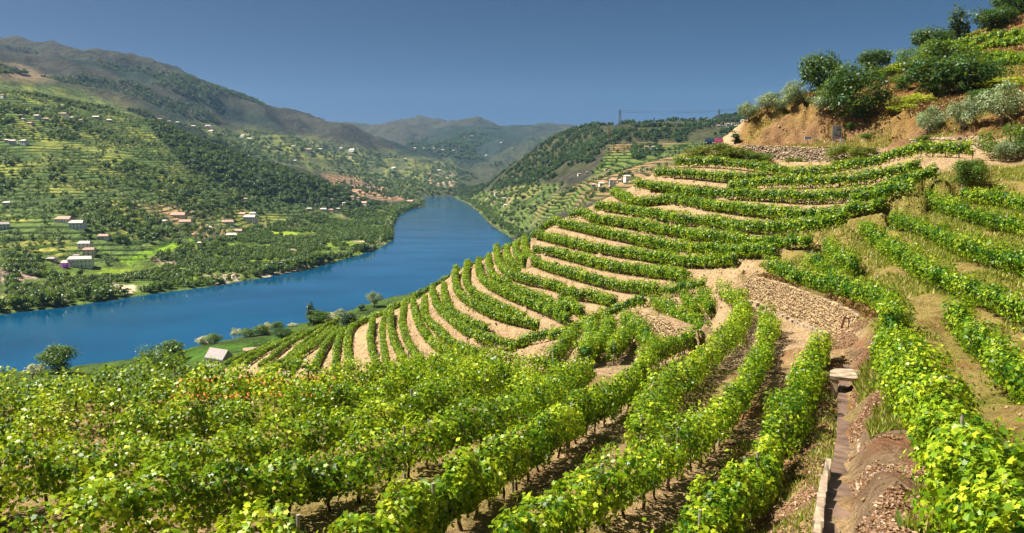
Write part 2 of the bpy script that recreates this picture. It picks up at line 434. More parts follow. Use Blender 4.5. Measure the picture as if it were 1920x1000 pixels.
for px, D, z in ((760,190,-48),(760,260,-75),(760,450,-104),(855,182,-33),(855,240,-62),(855,400,-102),(930,172,-25),(930,230,-55),(1000,160,-21),(1000,220,-50),(1000,400,-100),
                 (1100,152,-13),(1100,220,-40),(1100,400,-90),(1180,150,-8.5),(1230,146,-6),(1230,220,-32),(1230,400,-80),(1300,172,-2.5),(1300,230,-22),(1300,400,-65),(1400,230,-10),(1400,400,-50),(1500,500,-20),
                 (1290,128,-1.2),(1340,126,-0.9),(1400,124,-0.8),(1450,122,-1.0),(1500,117,-1.4)): cz(px, D, z)
# road on the shelf and the cutting above it
for px, D, z in ((1300,148,2.6),(1340,147,3.2),(1390,143,3.4),(1450,137,3.3),(1500,133,3.1),(1560,128,2.9),(1640,119,2.6),(1720,111,2.2),(1800,104,1.9),(1860,99,1.6),(1960,92,1.4)):
    cz(px, D, z, 0.3); cz(px, D + 4.5, z + 0.05, 0.3)
for px, D, z in ((1450,129.5,-0.6),(1500,125,-0.9),(1560,120.5,-0.6),(1640,112,0.4),(1720,104.5,1.0),(1800,98,1.0)): cz(px, D, z, 0.3)
for px, py, D in ((1398,235,152),(1440,222,148),(1500,208,145),(1550,200,142),(1600,214,138),(1660,222,132),(1720,228,125),(1790,232,118),(1850,236,112),(1920,240,106),(1995,240,99)): cpx(px, py, D)
for px, py, D in ((1400,226,158),(1450,206,160),(1540,176,166),(1590,165,160),(1640,140,172),(1720,108,178),(1800,72,182),(1860,46,184),(1920,14,186),(2000,-20,188),
                  (1600,190,150),(1700,170,150),(1760,190,135),(1850,190,125),(1920,195,117),(1780,130,158),(1850,125,148),(1920,120,138),(1850,150,140),(1850,92,160),(1920,80,152),(1920,45,166)): cpx(px, py, D)
for px, z in ((1400, 4), (1540, 12), (1700, 20), (1900, 33), (2100, 45)): cz(px, 215, z); cz(px, 320, z - 6)
for px, D, z in ((2200, 30, -2), (2200, 60, 3), (2200, 100, 16), (2200, 150, 36), (2500, 40, 4), (2500, 90, 22), (2200, 14, -3.5), (2600, 12, -2.5)): cz(px, D, z)
# bank between the channel and the nearest right row, channel floor and foot of the big wall
for px, py, D in ((1570,1000,15.2),(1575,900,18.8),(1585,820,23.5),(1590,760,29),(1585,712,36.5),(1592,672,41)): cpx(px, py, D, -0.25, 0.5)
for px, py, D in ((1680,1000,13.8),(1660,900,17.5),(1650,820,22.5),(1640,740,29.5),(1640,690,35.5),(1900,560,44)): cpx(px, py, D)
for px, py, D in ((1400,566,70),(1450,585,65.5),(1520,610,58),(1580,638,51),(1480,610,59),(1490,650,46)): cpx(px, py, D, 0, 0.5)
for px, py, D in ((1400,509,73),(1450,522,68),(1520,545,61),(1580,568,55),(1630,585,49.5)): cpx(px, py, D, 0, 0.5)
for px, py, D in ((1540,440,82),(1600,440,73),(1690,335,86),(1760,335,80),(1850,318,90),(1900,330,84),(1800,300,96),(1730,300,90),(1690,440,67),(1750,480,58),(1850,510,50),(1700,560,50),(1760,600,43),(1880,760,24)): cpx(px, py, D)
for px, py, D in ((1230,596,71),(1270,612,66),(1240,640,60),(1270,640,58)): cpx(px, py, D, 0, .5)

# the far valley
FAR = [(100,568,645),(250,545,720),(400,528,770),(520,508,850),(640,478,985),(720,450,1200),
       (150,503,815),(370,462,985),(480,420,1325),(600,402,1520),(700,388,1900),(752,377,2330),(-300,560,620),(-300,500,780),
       (-300,420,950),(-300,300,1250),(-300,180,1600),(-300,120,1900),
       (0,470,810),(0,400,1000),(0,300,1250),(0,220,1450),(0,158,1700),(150,420,930),(150,330,1200),(150,250,1500),(150,178,1900),
       (300,400,1150),(300,320,1400),(300,250,1650),(300,226,1760),(380,262,1760),(450,380,1400),(450,330,1560),(450,288,1760),(520,312,1780),(600,370,1650),(600,345,1760),(660,368,1880),
       (60,140,2500),(0,138,2400),(130,160,2500),(200,182,2500),(300,215,2850),(400,240,3200),(500,250,3600),(600,270,3900),(700,285,4200),(760,292,4400),
       (450,272,2900),(560,300,2900),(600,328,2600),(690,350,2300),(650,335,2500),(740,370,2500),(550,268,3500),(700,305,3500),(800,322,3500),(800,345,3050),(870,332,3700),(840,358,3100),
       (-600,20,4300),(-300,55,4300),(0,80,4400),(30,91,4400),(80,92,4400),(190,100,4500),(250,120,4500),(330,135,4600),(400,160,4700),(480,190,4800),(560,210,4850),(620,225,4900),(690,243,5000),(740,262,5000),(775,282,5000),
       (670,238,8000),(740,223,8000),(820,219,8000),(890,222,8000),(960,232,8200),(985,234,8300),(1010,232,8300),(1080,246,8500),(1250,262,8500),(1500,255,8500),(2000,240,8500),
       (780,272,6200),(900,258,6600),(900,290,5500),(960,275,6000),(1000,262,6500),(870,312,4700),
       (845,352,2900),(900,342,2500),(960,316,2200),(1020,292,2020),(1090,264,1950),(1160,253,1920),(1270,250,1950),(1330,233,2050),(1400,216,2150),(1480,222,2250),(1600,235,2300),(1900,240,2400),
       (930,358,2150),(1010,345,1750),(1100,310,1520),(1140,272,1620),(1200,272,1570),(1290,272,1520),(1250,300,1260),(1150,330,1160),(1100,350,1060),(1000,385,1200),(1000,404,1110),(965,404,1400),(952,432,1300),(1050,380,1010),
       (1300,284,1000),(1400,262,1300),(1400,238,1700),(1370,250,1500),(1500,250,1700)]
for p in FAR: cpx(*p)
for px, D, py in ((0,2000,178),(150,2200,190),(300,2200,248),(450,2200,312),(600,2150,352),(0,6500,130),(250,6500,160),(400,6500,200),(560,6500,250),(-400,6500,110),(740,6000,282),
                  (740,11000,260),(900,11000,260),(1080,11000,270),(400,11000,230),(0,11000,200),(-400,11000,190),(1500,11000,280),(2000,11000,280),
                  (960,2900,335),(1090,2700,290),(1270,2700,280),(1400,2900,250),(1700,2900,240),(1800,800,200),(1650,600,230),(2100,700,120),(1020,3500,320),(1100,5000,300),(1300,5500,300)):
    cpx(px, py, D)

CT = np.array(CT); WL = np.array(WL)
def kern(a, b, c, d):
    q = (a - c) ** 2 + ((b - d) * 0.75) ** 2 + 1e-12
    return 0.5 * q * np.log(q)
def fit(C, lam):
    n = len(C)
    K = kern(C[:, 0][:, None], C[:, 1][:, None], C[:, 0][None], C[:, 1][None]) + np.diag(lam)
    Pm = np.c_[np.ones(n), C[:, :2]]
    A = np.block([[K, Pm], [Pm.T, np.zeros((3, 3))]])
    return np.linalg.solve(A, np.r_[C[:, 2], np.zeros(3)])
TPW = fit(CT, 2.0e-4 * WL)

def tps(x, y):
    x = np.asarray(x, float); y = np.asarray(y, float)
    sh = x.shape; x = x.ravel(); y = y.ravel()
    r = np.hypot(x, y); th = np.arctan2(x, y); lr = np.log(np.maximum(r, 1.0))
    out = np.empty(len(x)); n = len(CT)
    for i in range(0, len(x), 20000):
        s = slice(i, i + 20000)
        out[s] = kern(th[s][:, None], lr[s][:, None], CT[:, 0][None], CT[:, 1][None]) @ TPW[:n] + TPW[n] + TPW[n + 1] * th[s] + TPW[n + 2] * lr[s]
    return (ZC + out * r).reshape(sh)

# river outline in plan, from its banks in the photograph
def wpt(px, py):
    a, b = ray(px, py); D = -ZC / b
    return (float(a * D), float(D))
LEFT_SHORE = [wpt(*p) for p in ((-500,640),(-250,616),(0,590),(130,575),(260,555),(400,537),(500,520),(580,505),(640,488),(700,470),(738,450),(738,425),(747,405),(770,393),(800,385),(792,376),(760,372.5),(800,369),(846,368))]
RIGHT_SHORE = [wpt(*p) for p in ((852,371),(880,383),(900,400),(925,425),(950,440))] + [(12, 1120), (14, 900), (-10, 760), (-60, 690), (-110, 640)] + [wpt(*p) for p in ((640,590),(480,626),(345,656),(200,680),(0,705),(-300,760),(-600,800))]
RIVER = LEFT_SHORE + RIGHT_SHORE

def H(x, y, detail=True):
    """ground height"""
    x = np.asarray(x, float); y = np.asarray(y, float)
    z = tps(x, y)
    r = np.hypot(x, y)
    far = np.clip((r - 250) / 600, 0, 1)
    ridge = 0.7 * fbm(x / 420, y / 420, 6, 3) - 1.3 * np.abs(fbm(x / 640, y / 640, 5, 13)) + 0.06
    hill = np.clip((z - 6) / 60, 0, 1)
    z = z + far * hill * ridge * (np.clip((r - 700) / 3800, 0.02, 1.0) ** 1.2) * 150
    if detail:
        z = z + (1 - far) * (0.13 * fbm(x / 5, y / 5, 3, 8) + 0.20 * fbm(x / 1.3, y / 1.3, 2, 5) + 0.10 * (r < 48) * fbm(x / 0.45, y / 0.45, 2, 6))
    m = r > 230
    if m.any():
        xm, ym = x[m], y[m]
        d = seg_dist(xm, ym, RIVER, True)
        ins = inpoly(xm, ym, RIVER)
        zm = z[m]
        zo = np.maximum(zm, 0.4 + np.minimum(d * 0.12, 1.6))
        q_ = np.maximum(d - 4, 0); lim = 1.2 + q_ * 0.5 + 0.008 * q_ ** 2      # banks do not rise as cliffs
        zo = np.minimum(zo, lim + 0.6)
        z[m] = np.where(ins, -np.minimum(3.0, 0.5 + d * 0.15), zo)
    return z

def cast(px, py, c=0.0, d0=5.0, d1=12000.0, n=700, detail=False):
    """where the sight lines through pixels meet the ground raised by c"""
    px = np.atleast_1d(np.asarray(px, float)); py = np.atleast_1d(np.asarray(py, float))
    a, b = ray(px, py)
    D = np.exp(np.linspace(math.log(d0), math.log(d1), n))
    X = a[:, None] * D; Y = np.broadcast_to(D, X.shape); Z = ZC + b[:, None] * D
    G = H(X.copy(), Y.copy(), detail) + c - Z
    out = []
    for i in range(len(px)):
        k = np.argmax(G[i] > 0)
        if k == 0:
            k = np.argmin(np.abs(G[i])) or 1
        g0, g1 = G[i, k - 1], G[i, k]
        t = np.clip(-g0 / (g1 - g0 + 1e-9), 0, 1)
        d = D[k - 1] + t * (D[k] - D[k - 1])
        out.append((a[i] * d, d))
    out = np.array(out)
    return np.c_[out, H(out[:, 0].copy(), out[:, 1].copy(), detail)]

# ------------------------------------------------------------------ rows in plan
def catmull(P, step):
    P = np.asarray(P, float)
    if len(P) == 2: P = np.array([P[0], (P[0] + P[1]) / 2, P[1]])
    Q = np.vstack([2 * P[0] - P[1], P, 2 * P[-1] - P[-2]])
    out = []
    for i in range(1, len(Q) - 2):
        p0, p1, p2, p3 = Q[i - 1:i + 3]
        n = max(2, int(np.linalg.norm(p2 - p1) / step))
        t = np.linspace(0, 1, n, endpoint=False)[:, None]
        out.append(0.5 * (2 * p1 + (p2 - p0) * t + (2 * p0 - 5 * p1 + 4 * p2 - p3) * t ** 2 + (3 * p1 - p0 - 3 * p2 + p3) * t ** 3))
    out.append(P[-1:])
    return np.vstack(out)

for k, r in ROWS.items():
    p = np.array(r['pts'], float)
    a, b = ray(p[:, 0], p[:, 1])
    c = catmull(np.c_[a * p[:, 2], p[:, 2], ZC + b * p[:, 2] - CAN[r['fam']]], 0.3)
    r['xy'] = c[:, :2]
    own = r['fam'] != 'fore' and k != 'M9'          # benched rows keep their surveyed level
    z = c[:, 2] if own else tps(c[:, 0], c[:, 1])
    n = 9
    if len(z) > n:
        zp = np.pad(z, n // 2, mode='edge'); z = np.convolve(zp, np.ones(n) / n, 'valid')
    r['z'] = z

# ------------------------------------------------------------------ walls of dry stone (plan lines, needed by the ground)
def plan(pts):
    out = []
    for px, py, D in pts:
        q = P3(px, py, D); out.append((q[0], q[1], q[2]))
    return np.array(out)

WALLS = {}
def wall_def(key, bot, top):
    b = plan(bot); n = 60
    t = np.linspace(0, 1, len(b)); ti = np.linspace(0, 1, n)
    line = np.c_[np.interp(ti, t, b[:, 0]), np.interp(ti, t, b[:, 1])]
    zb = np.interp(ti, t, b[:, 2])
    tp = plan([(q[0], q[1], bb[2] + 0.25) for q, bb in zip(top, bot)])
    zt = np.interp(ti, t, tp[:, 2])
    WALLS[key] = dict(line=line, zb=zb, zt=np.maximum(zt, zb + 0.3))
wall_def('road', [(1388,296,141),(1440,308,136.5),(1500,317,131.5),(1560,312,127),(1640,300,118.5),(1700,293,112.5)], [(1388,272),(1440,274),(1500,276),(1560,279),(1640,284),(1700,286)])
wall_def('big', [(1393,553,71),(1448,581,65.5),(1496,605,60.5),(1544,622,56),(1580,638,52),(1600,643,50)], [(1393,514),(1450,527),(1500,545),(1548,562),(1584,578),(1606,590)])
wall_def('small', [(1190,602,72),(1215,630,66.5),(1245,650,62),(1290,642,58)], [(1190,583),(1222,592),(1255,604),(1298,620)])
wall_def('upper', [(1702,272,121),(1760,276,115.5),(1845,283,107.5)], [(1702,262),(1760,259),(1845,256)])
wall_def('top', [(1815,131,151),(1870,134,146),(1930,133,141),(1990,134,137)], [(1815,119),(1870,118),(1930,117),(1990,117)])

def wall_step(x, y, z):
    """ground held up behind each wall and cut down in front of it"""
    out = z.copy()
    for key, w in WALLS.items():
        P = w['line']
        T = np.gradient(P, axis=0); T /= np.linalg.norm(T, axis=1, keepdims=True); N = np.c_[T[:, 1], -T[:, 0]]
        N = np.where((N * P).sum(1)[:, None] > 0, -N, N)
        sel = np.nonzero((x > P[:, 0].min() - 4) & (x < P[:, 0].max() + 4) & (y > P[:, 1].min() - 5) & (y < P[:, 1].max() + 5))[0]
        if not len(sel): continue
        d2 = (x[sel][:, None] - P[:, 0]) ** 2 + (y[sel][:, None] - P[:, 1]) ** 2
        k = d2.argmin(1); d = np.sqrt(d2[np.arange(len(sel)), k])
        sd = -((x[sel] - P[k, 0]) * N[k, 0] + (y[sel] - P[k, 1]) * N[k, 1])      # >0 behind
        end = (k == 0) | (k == len(P) - 1)
        ok = ~(end & (d > 0.8))
        zb, zt = w['zb'][k], w['zt'][k]
        zz = out[sel]
        back = ok & (sd > 0.45) & (sd < 3.6); fade = np.clip((3.6 - sd) / 1.6, 0, 1)
        zz = np.where(back, zz * (1 - fade) + np.maximum(zz * 0 + zt - 0.12, np.minimum(zz, zt + 0.4)) * fade, zz)
        front = ok & (sd <= 0.45) & (sd > -2.6); fadef = np.clip((sd + 2.6) / 1.6, 0, 1)
        zz = np.where(front, zz * (1 - fadef) + np.minimum(zz, zb + 0.05) * fadef, zz)
        out[sel] = zz
    return out

bench_pts = []
for k, r in ROWS.items():
    if r['fam'] in ('spur', 'right', 'middle') and k != 'M9':
        for (x, y), z in zip(r['xy'][::2], r['z'][::2]): bench_pts.append((x, y, z))
bench_pts = np.array(bench_pts)
KD = kdtree.KDTree(len(bench_pts))
for i, q in enumerate(bench_pts): KD.insert((q[0], q[1], 0), i)
KD.balance()

def bench(x, y, z):
    out = z.copy()
    for i in range(len(x)):
        c, idx, d = KD.find((x[i], y[i], 0))
        if d < 1.5:
            w = 1.0 if d < 0.65 else 0.5 + 0.5 * math.cos((d - 0.65) / 0.85 * math.pi)
            out[i] = z[i] * (1 - w) + bench_pts[idx, 2] * w
    return out

# ------------------------------------------------------------------ ground
NX0, NX1, NY0, NY1, ST = -72.0, 118.0, 4.0, 206.0, 0.44
def spacing(stops):
    out = [stops[0][0]]
    while out[-1] < stops[-1][0]:
        out.append(out[-1] + float(np.interp(out[-1], [q[0] for q in stops], [q[1] for q in stops])))
    return np.array(out)
gx = spacing([(NX0, 0.6), (-20, 0.44), (-10, 0.30), (2, 0.26), (14, 0.26), (22, 0.42), (60, 0.45), (NX1, 0.7)])
gy = spacing([(NY0, 0.3), (12, 0.17), (22, 0.2), (45, 0.36), (60, 0.42), (NY1, 0.46)])
NX1, NY1 = float(gx[-1]), float(gy[-1])
X, Y = np.meshgrid(gx, gy)
xf, yf = X.ravel(), Y.ravel()
zs = tps(xf, yf)
zf = H(xf.copy(), yf.copy())
inner = (xf > NX0 + 6) & (xf < NX1 - 6) & (yf < NY1 - 6)
zi = bench(xf[inner], yf[inner], zf[inner])
zf[inner] = wall_step(xf[inner], yf[inner], zi)
# rills down the banks: relief where the ground is steep
gz = zf.reshape(X.shape)
sy, sx = np.gradient(gz, gy, gx)
slope = np.hypot(sx, sy).ravel()
rill = fbm(xf / 0.9, yf / 0.9, 2, 21) * np.clip(slope - 0.4, 0, 1) * 0.95
zf = zf + np.where(inner, rill, 0)

cpx_, cpy_ = project(xf, yf, zf)
cliff = inpoly(cpx_, cpy_, [(1385,268),(1395,225),(1440,200),(1560,185),(1700,215),(1850,225),(1990,220),(1990,262),(1840,250),(1700,258),(1560,268)]).astype(float) * (yf > 100)
zf = zf + cliff * (3.0 * np.abs(fbm(xf / 3.6, yf / 3.6, 3, 91)) + 1.3 * fbm(xf / 1.3, yf / 1.3, 2, 92) - 0.7)

# channel: the ground is cut down along it
CH_PIX = [(1566,1040,14.2),(1572,1000,15.4),(1577,900,18.9),(1586,820,23.6),(1590,760,29.2),(1587,718,35.6),(1590,690,39.5),(1594,665,42.5)]
CH = catmull(np.array([(ray(p[0], p[1])[0] * p[2], p[2]) for p in CH_PIX]), 0.4)
dch = np.full(len(xf), 99.0)
nearch = (yf < 48) & (xf > 0) & (xf < 25)
dch[nearch] = seg_dist(xf[nearch], yf[nearch], [tuple(q) for q in CH])
zf = zf - 0.55 * np.clip(1 - np.maximum(dch - 0.35, 0) / 0.4, 0, 1)

ppx, ppy = project(xf, yf, zf)
soil = np.tile(np.array([[0.58, 0.42, 0.245]]), (len(xf), 1))
def paint(mask, col, k=1.0):
    m = (mask * k)[:, None] if mask.dtype != bool else (mask.astype(float) * k)[:, None]
    soil[:] = soil * (1 - m) + np.array(col)[None] * m
def soft(poly, blur=14):
    ins = inpoly(ppx, ppy, poly)
    d = np.full(len(ppx), 1e9)
    near = (ppx > min(p[0] for p in poly) - 60) & (ppx < max(p[0] for p in poly) + 60) & (ppy > min(p[1] for p in poly) - 60) & (ppy < max(p[1] for p in poly) + 60)
    d[near] = seg_dist(ppx[near], ppy[near], poly, True)
    return np.clip(0.5 + np.where(ins, d, -d) / (2 * blur), 0, 1)
fore = yf < 46
paint(fore & (ppy > 640), (0.50, 0.35, 0.18))
right_slope = [(1560,400),(1700,330),(1990,300),(1990,900),(1760,900),(1660,640),(1420,500)]
paint(soft(right_slope), (0.38, 0.30, 0.10))
paint(soft([(1590,640),(1680,640),(1800,900),(1900,1060),(1600,1060),(1600,760)]), (0.30, 0.21, 0.13))
upper = [(1385,278),(1400,215),(1540,160),(1920,-40),(1990,-40),(1990,250),(1840,262),(1700,278)]
paint(soft(upper, 6), (0.26, 0.135, 0.05))
paint(soft([(1395,270),(1420,222),(1560,205),(1700,235),(1840,250),(1840,275),(1560,272)], 5), (0.30, 0.18, 0.09))
paint(soft([(1385,512),(1450,520),(1520,542),(1600,570),(1660,590),(1660,610),(1600,590),(1500,548),(1440,530),(1385,526)], 5), (0.24, 0.19, 0.07))
g1 = fbm(xf / 7, yf / 7, 3, 31)
paint(np.clip((g1 + 0.1) * 3, 0, 1) * soft(right_slope), (0.22, 0.25, 0.035), 0.85)
paint(np.clip((fbm(xf / 9, yf / 9, 3, 37)) * 3, 0, 1) * soft(upper, 6), (0.36, 0.25, 0.08), 0.7)
paint(np.clip((fbm(xf / 6, yf / 6, 3, 33) - 0.05) * 4, 0, 1) * (fore & (ppy > 640)), (0.30, 0.27, 0.06), 0.6)
paint(np.clip((fbm(xf / 2.2, yf / 2.2, 3, 35) - 0.0) * 3, 0, 1) * (fore & (ppx > 1360)), (0.30, 0.12, 0.05), 0.6)
paint(np.clip((fbm(xf / 12, yf / 12, 2, 43) - 0.1) * 3, 0, 1) * (slope < 0.35) * (ppx < 1500), (0.60, 0.46, 0.27), 0.6)

ny, nx = X.shape
ii = (np.arange(ny - 1)[:, None] * nx + np.arange(nx - 1)[None]).ravel()
quads = np.c_[ii, ii + 1, ii + nx + 1, ii + nx]
Zgrid = zf.reshape(X.shape)

def ground(x, y):
    """height of the built near ground"""
    x = np.asarray(x, float); y = np.asarray(y, float)
    x = np.clip(x, gx[0], gx[-1] - 1e-6); y = np.clip(y, gy[0], gy[-1] - 1e-6)
    ix = np.searchsorted(gx, x, 'right') - 1; iy = np.searchsorted(gy, y, 'right') - 1
    u = (x - gx[ix]) / (gx[ix + 1] - gx[ix]); v = (y - gy[iy]) / (gy[iy + 1] - gy[iy])
    return (Zgrid[iy, ix] * (1 - u) + Zgrid[iy, ix + 1] * u) * (1 - v) + (Zgrid[iy + 1, ix] * (1 - u) + Zgrid[iy + 1, ix + 1] * u) * v

def soil_material():
    m, n, l, b = new_mat('hill_soil')
    pos = geo_pos(n)
    at = n.new('ShaderNodeAttribute'); at.attribute_name = 'zone'
    n1 = noise(n, l, 0.8, 6, 0.65, pos)
    n2 = noise(n, l, 5.0, 5, 0.7, pos)
    n3 = noise(n, l, 24.0, 3, 0.6, pos)
    c = mixc(n, l, at.outputs['Color'], ramp(n, l, n1, [(0.25, (0.45, 0.40, 0.36)), (0.5, (1, 1, 1)), (0.8, (1.22, 1.18, 1.1))]), 1.0, 'MULTIPLY')
    c = mixc(n, l, c, ramp(n, l, n2, [(0.30, (0.42, 0.34, 0.28)), (0.5, (1, 1, 1)), (0.72, (1.25, 1.22, 1.18))]), 0.8, 'MULTIPLY')
    c = mixc(n, l, c, ramp(n, l, n3, [(0.35, (0.6, 0.52, 0.46)), (0.55, (1, 1, 1)), (0.75, (1.2, 1.2, 1.2))]), 0.7, 'MULTIPLY')
    l.new(c, b.inputs['Base Color'])
    b.inputs['Roughness'].default_value = 0.95
    b.inputs['Specular IOR Level'].default_value = 0.1
    vo = n.new('ShaderNodeTexVoronoi'); vo.inputs['Scale'].default_value = 3.2
    l.new(pos, vo.inputs['Vector'])
    hsum = mathn(n, l, 'ADD', mathn(n, l, 'MULTIPLY', vo.outputs['Distance'], 0.5), mathn(n, l, 'ADD', n2, mathn(n, l, 'MULTIPLY', n3, 0.4)))
    bump(n, l, b, hsum, 1.0, 0.34)
    return m
M['soil'] = soil_material()
me = mesh_np('hillside', np.c_[xf, yf, zf], quads, [M['soil']], True, {'zone': ('FLOAT_COLOR', np.c_[soil, np.ones(len(soil))])})
tag(obj('hillside', me), kind='structure')

# far ground on a fan of cells that grow with distance
NT, NR = 470, 430
th = np.radians(np.linspace(-54, 54, NT)); rr = np.exp(np.linspace(math.log(50), math.log(12500), NR))
TH, RR = np.meshgrid(th, rr)
fx_, fy_ = (RR * np.sin(TH)).ravel(), (RR * np.cos(TH)).ravel()
fz = H(fx_.copy(), fy_.copy())
ins = (fx_ > NX0) & (fx_ < NX1) & (fy_ > NY0) & (fy_ < NY1)
deep = (fx_ > NX0 + 4) & (fx_ < NX1 - 4) & (fy_ > NY0) & (fy_ < NY1 - 4)
fz = np.where(ins, fz - 0.8, fz)
i0 = (np.arange(NR - 1)[:, None] * NT + np.arange(NT - 1)[None]).ravel()
fq = np.c_[i0, i0 + 1, i0 + NT + 1, i0 + NT][:, ::-1]
fq = fq[~deep[fq].all(1)]
fpx, fpy = project(fx_, fy_, fz)
fr = np.hypot(fx_, fy_)

ZONES = {
 'near_bank': [(330,700),(330,655),(480,627),(640,592),(700,570),(700,640),(560,700)],
 'plain': [(0,600),(0,470),(200,500),(370,460),(480,425),(620,402),(760,380),(800,385),(745,410),(740,455),(640,490),(400,540)],
 'left_slope': [(-300,560),(-300,150),(0,150),(140,165),(300,235),(450,290),(600,345),(700,385),(620,402),(480,425),(370,460),(200,500),(0,480)],
 'forest_spur': [(270,225),(330,224),(400,262),(520,312),(620,345),(690,372),(740,386),(600,392),(470,368),(350,318),(300,265)],
 'brown_terr': [(600,326),(660,330),(750,362),(760,376),(690,378),(630,352)],
 'brown_field': [(-100,115),(30,118),(110,148),(60,160),(-100,160)],
 'upper_left': [(100,150),(230,178),(330,235),(270,240),(150,190)],
 'mid_valley': [(330,235),(500,250),(700,285),(900,320),(860,360),(760,376),(650,330),(450,288)],
 'right_forest': [(830,366),(870,325),(940,285),(1000,260),(1080,236),(1160,225),(1290,222),(1400,190),(1400,245),(1300,268),(1190,266),(1140,272),(1105,312),(1012,345),(935,357),(880,372)],
 'right_terr': [(990,398),(1040,365),(1100,340),(1130,300),(1145,268),(1300,268),(1400,262),(1400,330),(1200,345),(1060,395),(1000,420)],
 'right_bank': [(850,372),(930,356),(1010,345),(1060,345),(1000,395),(1010,425),(955,445),(900,402),(880,384)],
}
col = np.tile(np.array([[0.052, 0.05, 0.036]]), (len(fx_), 1))
terr = np.zeros(len(fx_))
def fpaint(zone, c, t=None, blur=10, extra=None):
    poly = ZONES[zone]
    insd = inpoly(fpx, fpy, poly)
    near = (fpx > min(p[0] for p in poly) - 60) & (fpx < max(p[0] for p in poly) + 60) & (fpy > min(p[1] for p in poly) - 60) & (fpy < max(p[1] for p in poly) + 60)
    d = np.full(len(fpx), 1e9); d[near] = seg_dist(fpx[near], fpy[near], poly, True)
    w = np.clip(0.5 + np.where(insd, d, -d) / (2 * blur), 0, 1)
    if extra is not None: w = w * extra
    col[:] = col * (1 - w[:, None]) + np.array(c)[None] * w[:, None]
    if t is not None: terr[:] = terr * (1 - w) + t * w
nA = fbm(fx_ / 160, fy_ / 160, 4, 51); nB = fbm(fx_ / 45, fy_ / 45, 3, 53); nC = fbm(fx_ / 500, fy_ / 500, 4, 57)
c_m = np.clip((nC + 0.05) * 4, 0, 1)
col[:] = col * (1 - c_m[:, None]) + np.array([0.022, 0.036, 0.026]) * c_m[:, None]
nearside = fr < 700
col[nearside & (fpy > 500)] = (0.06, 0.10, 0.02)
fpaint('mid_valley', (0.11, 0.13, 0.06), 0.8, 14)
fpaint('mid_valley', (0.22, 0.24, 0.07), 0.8, 14, np.clip(nB * 4, 0, 1))
fpaint('upper_left', (0.08, 0.08, 0.045), 0.5, 8)
fpaint('brown_field', (0.20, 0.15, 0.09), 0.2, 4)
fpaint('left_slope', (0.075, 0.12, 0.04), 0.9, 6)
fpaint('left_slope', (0.19, 0.22, 0.06), 1.0, 6, np.clip((nB + 0.0) * 4, 0, 1))
fpaint('left_slope', (0.34, 0.24, 0.17), 1.0, 6, np.clip((nA - 0.30) * 6, 0, 1) * 0.7)
fpaint('forest_spur', (0.035, 0.055, 0.025), 0.1, 5)
fpaint('brown_terr', (0.30, 0.20, 0.14), 1.0, 3)
fpaint('plain', (0.10, 0.15, 0.03), 0.15, 4)
fpaint('plain', (0.20, 0.28, 0.03), 0.0, 4, np.clip((nB - 0.12) * 8, 0, 1))
fpaint('plain', (0.38, 0.31, 0.20), 0.0, 4, np.clip((fbm(fx_ / 60, fy_ / 60, 3, 61) - 0.2) * 8, 0, 1))
fpaint('right_terr', (0.09, 0.13, 0.035), 1.0, 4)
fpaint('right_terr', (0.19, 0.14, 0.085), 1.0, 4, np.clip((nA + 0.02) * 6, 0, 1))
fpaint('right_forest', (0.06, 0.065, 0.03), 0.0, 4)
fpaint('right_bank', (0.10, 0.14, 0.04), 0.3, 4)
fpaint('right_bank', (0.24, 0.19, 0.11), 0.0, 4, np.clip((nB - 0.15) * 6, 0, 1))
for poly, c in (([(225,488),(300,462),(355,445),(365,452),(330,468),(240,496)], (0.15, 0.27, 0.02)),
                ([(0,560),(30,562),(45,585),(0,598)], (0.28, 0.34, 0.08)),
                ([(480,432),(540,426),(560,440),(500,445)], (0.26, 0.34, 0.04)),
                ([(290,497),(350,500),(375,512),(310,515)], (0.25, 0.33, 0.04)),
                ([(470,510),(560,480),(590,490),(570,505),(500,522)], (0.52, 0.44, 0.33)),
                ([(190,530),(255,535),(250,550),(190,545)], (0.50, 0.42, 0.30)),
                ([(395,520),(445,510),(450,525),(400,535)], (0.50, 0.42, 0.30)),
                ([(0,505),(70,500),(80,520),(0,530)], (0.40, 0.30, 0.24)),
                ([(800,338),(825,328),(858,335),(850,350),(805,352)], (0.42, 0.33, 0.27)),
                ([(950,350),(1010,347),(1015,360),(985,375),(955,372)], (0.20, 0.20, 0.07)),
                ([(340,655),(470,640),(560,625),(560,640),(480,650),(350,680)], (0.06, 0.13, 0.015))):
    m_ = inpoly(fpx, fpy, poly); col[m_] = c
slopeside = np.clip((fr - 700) / 200, 0, 1)

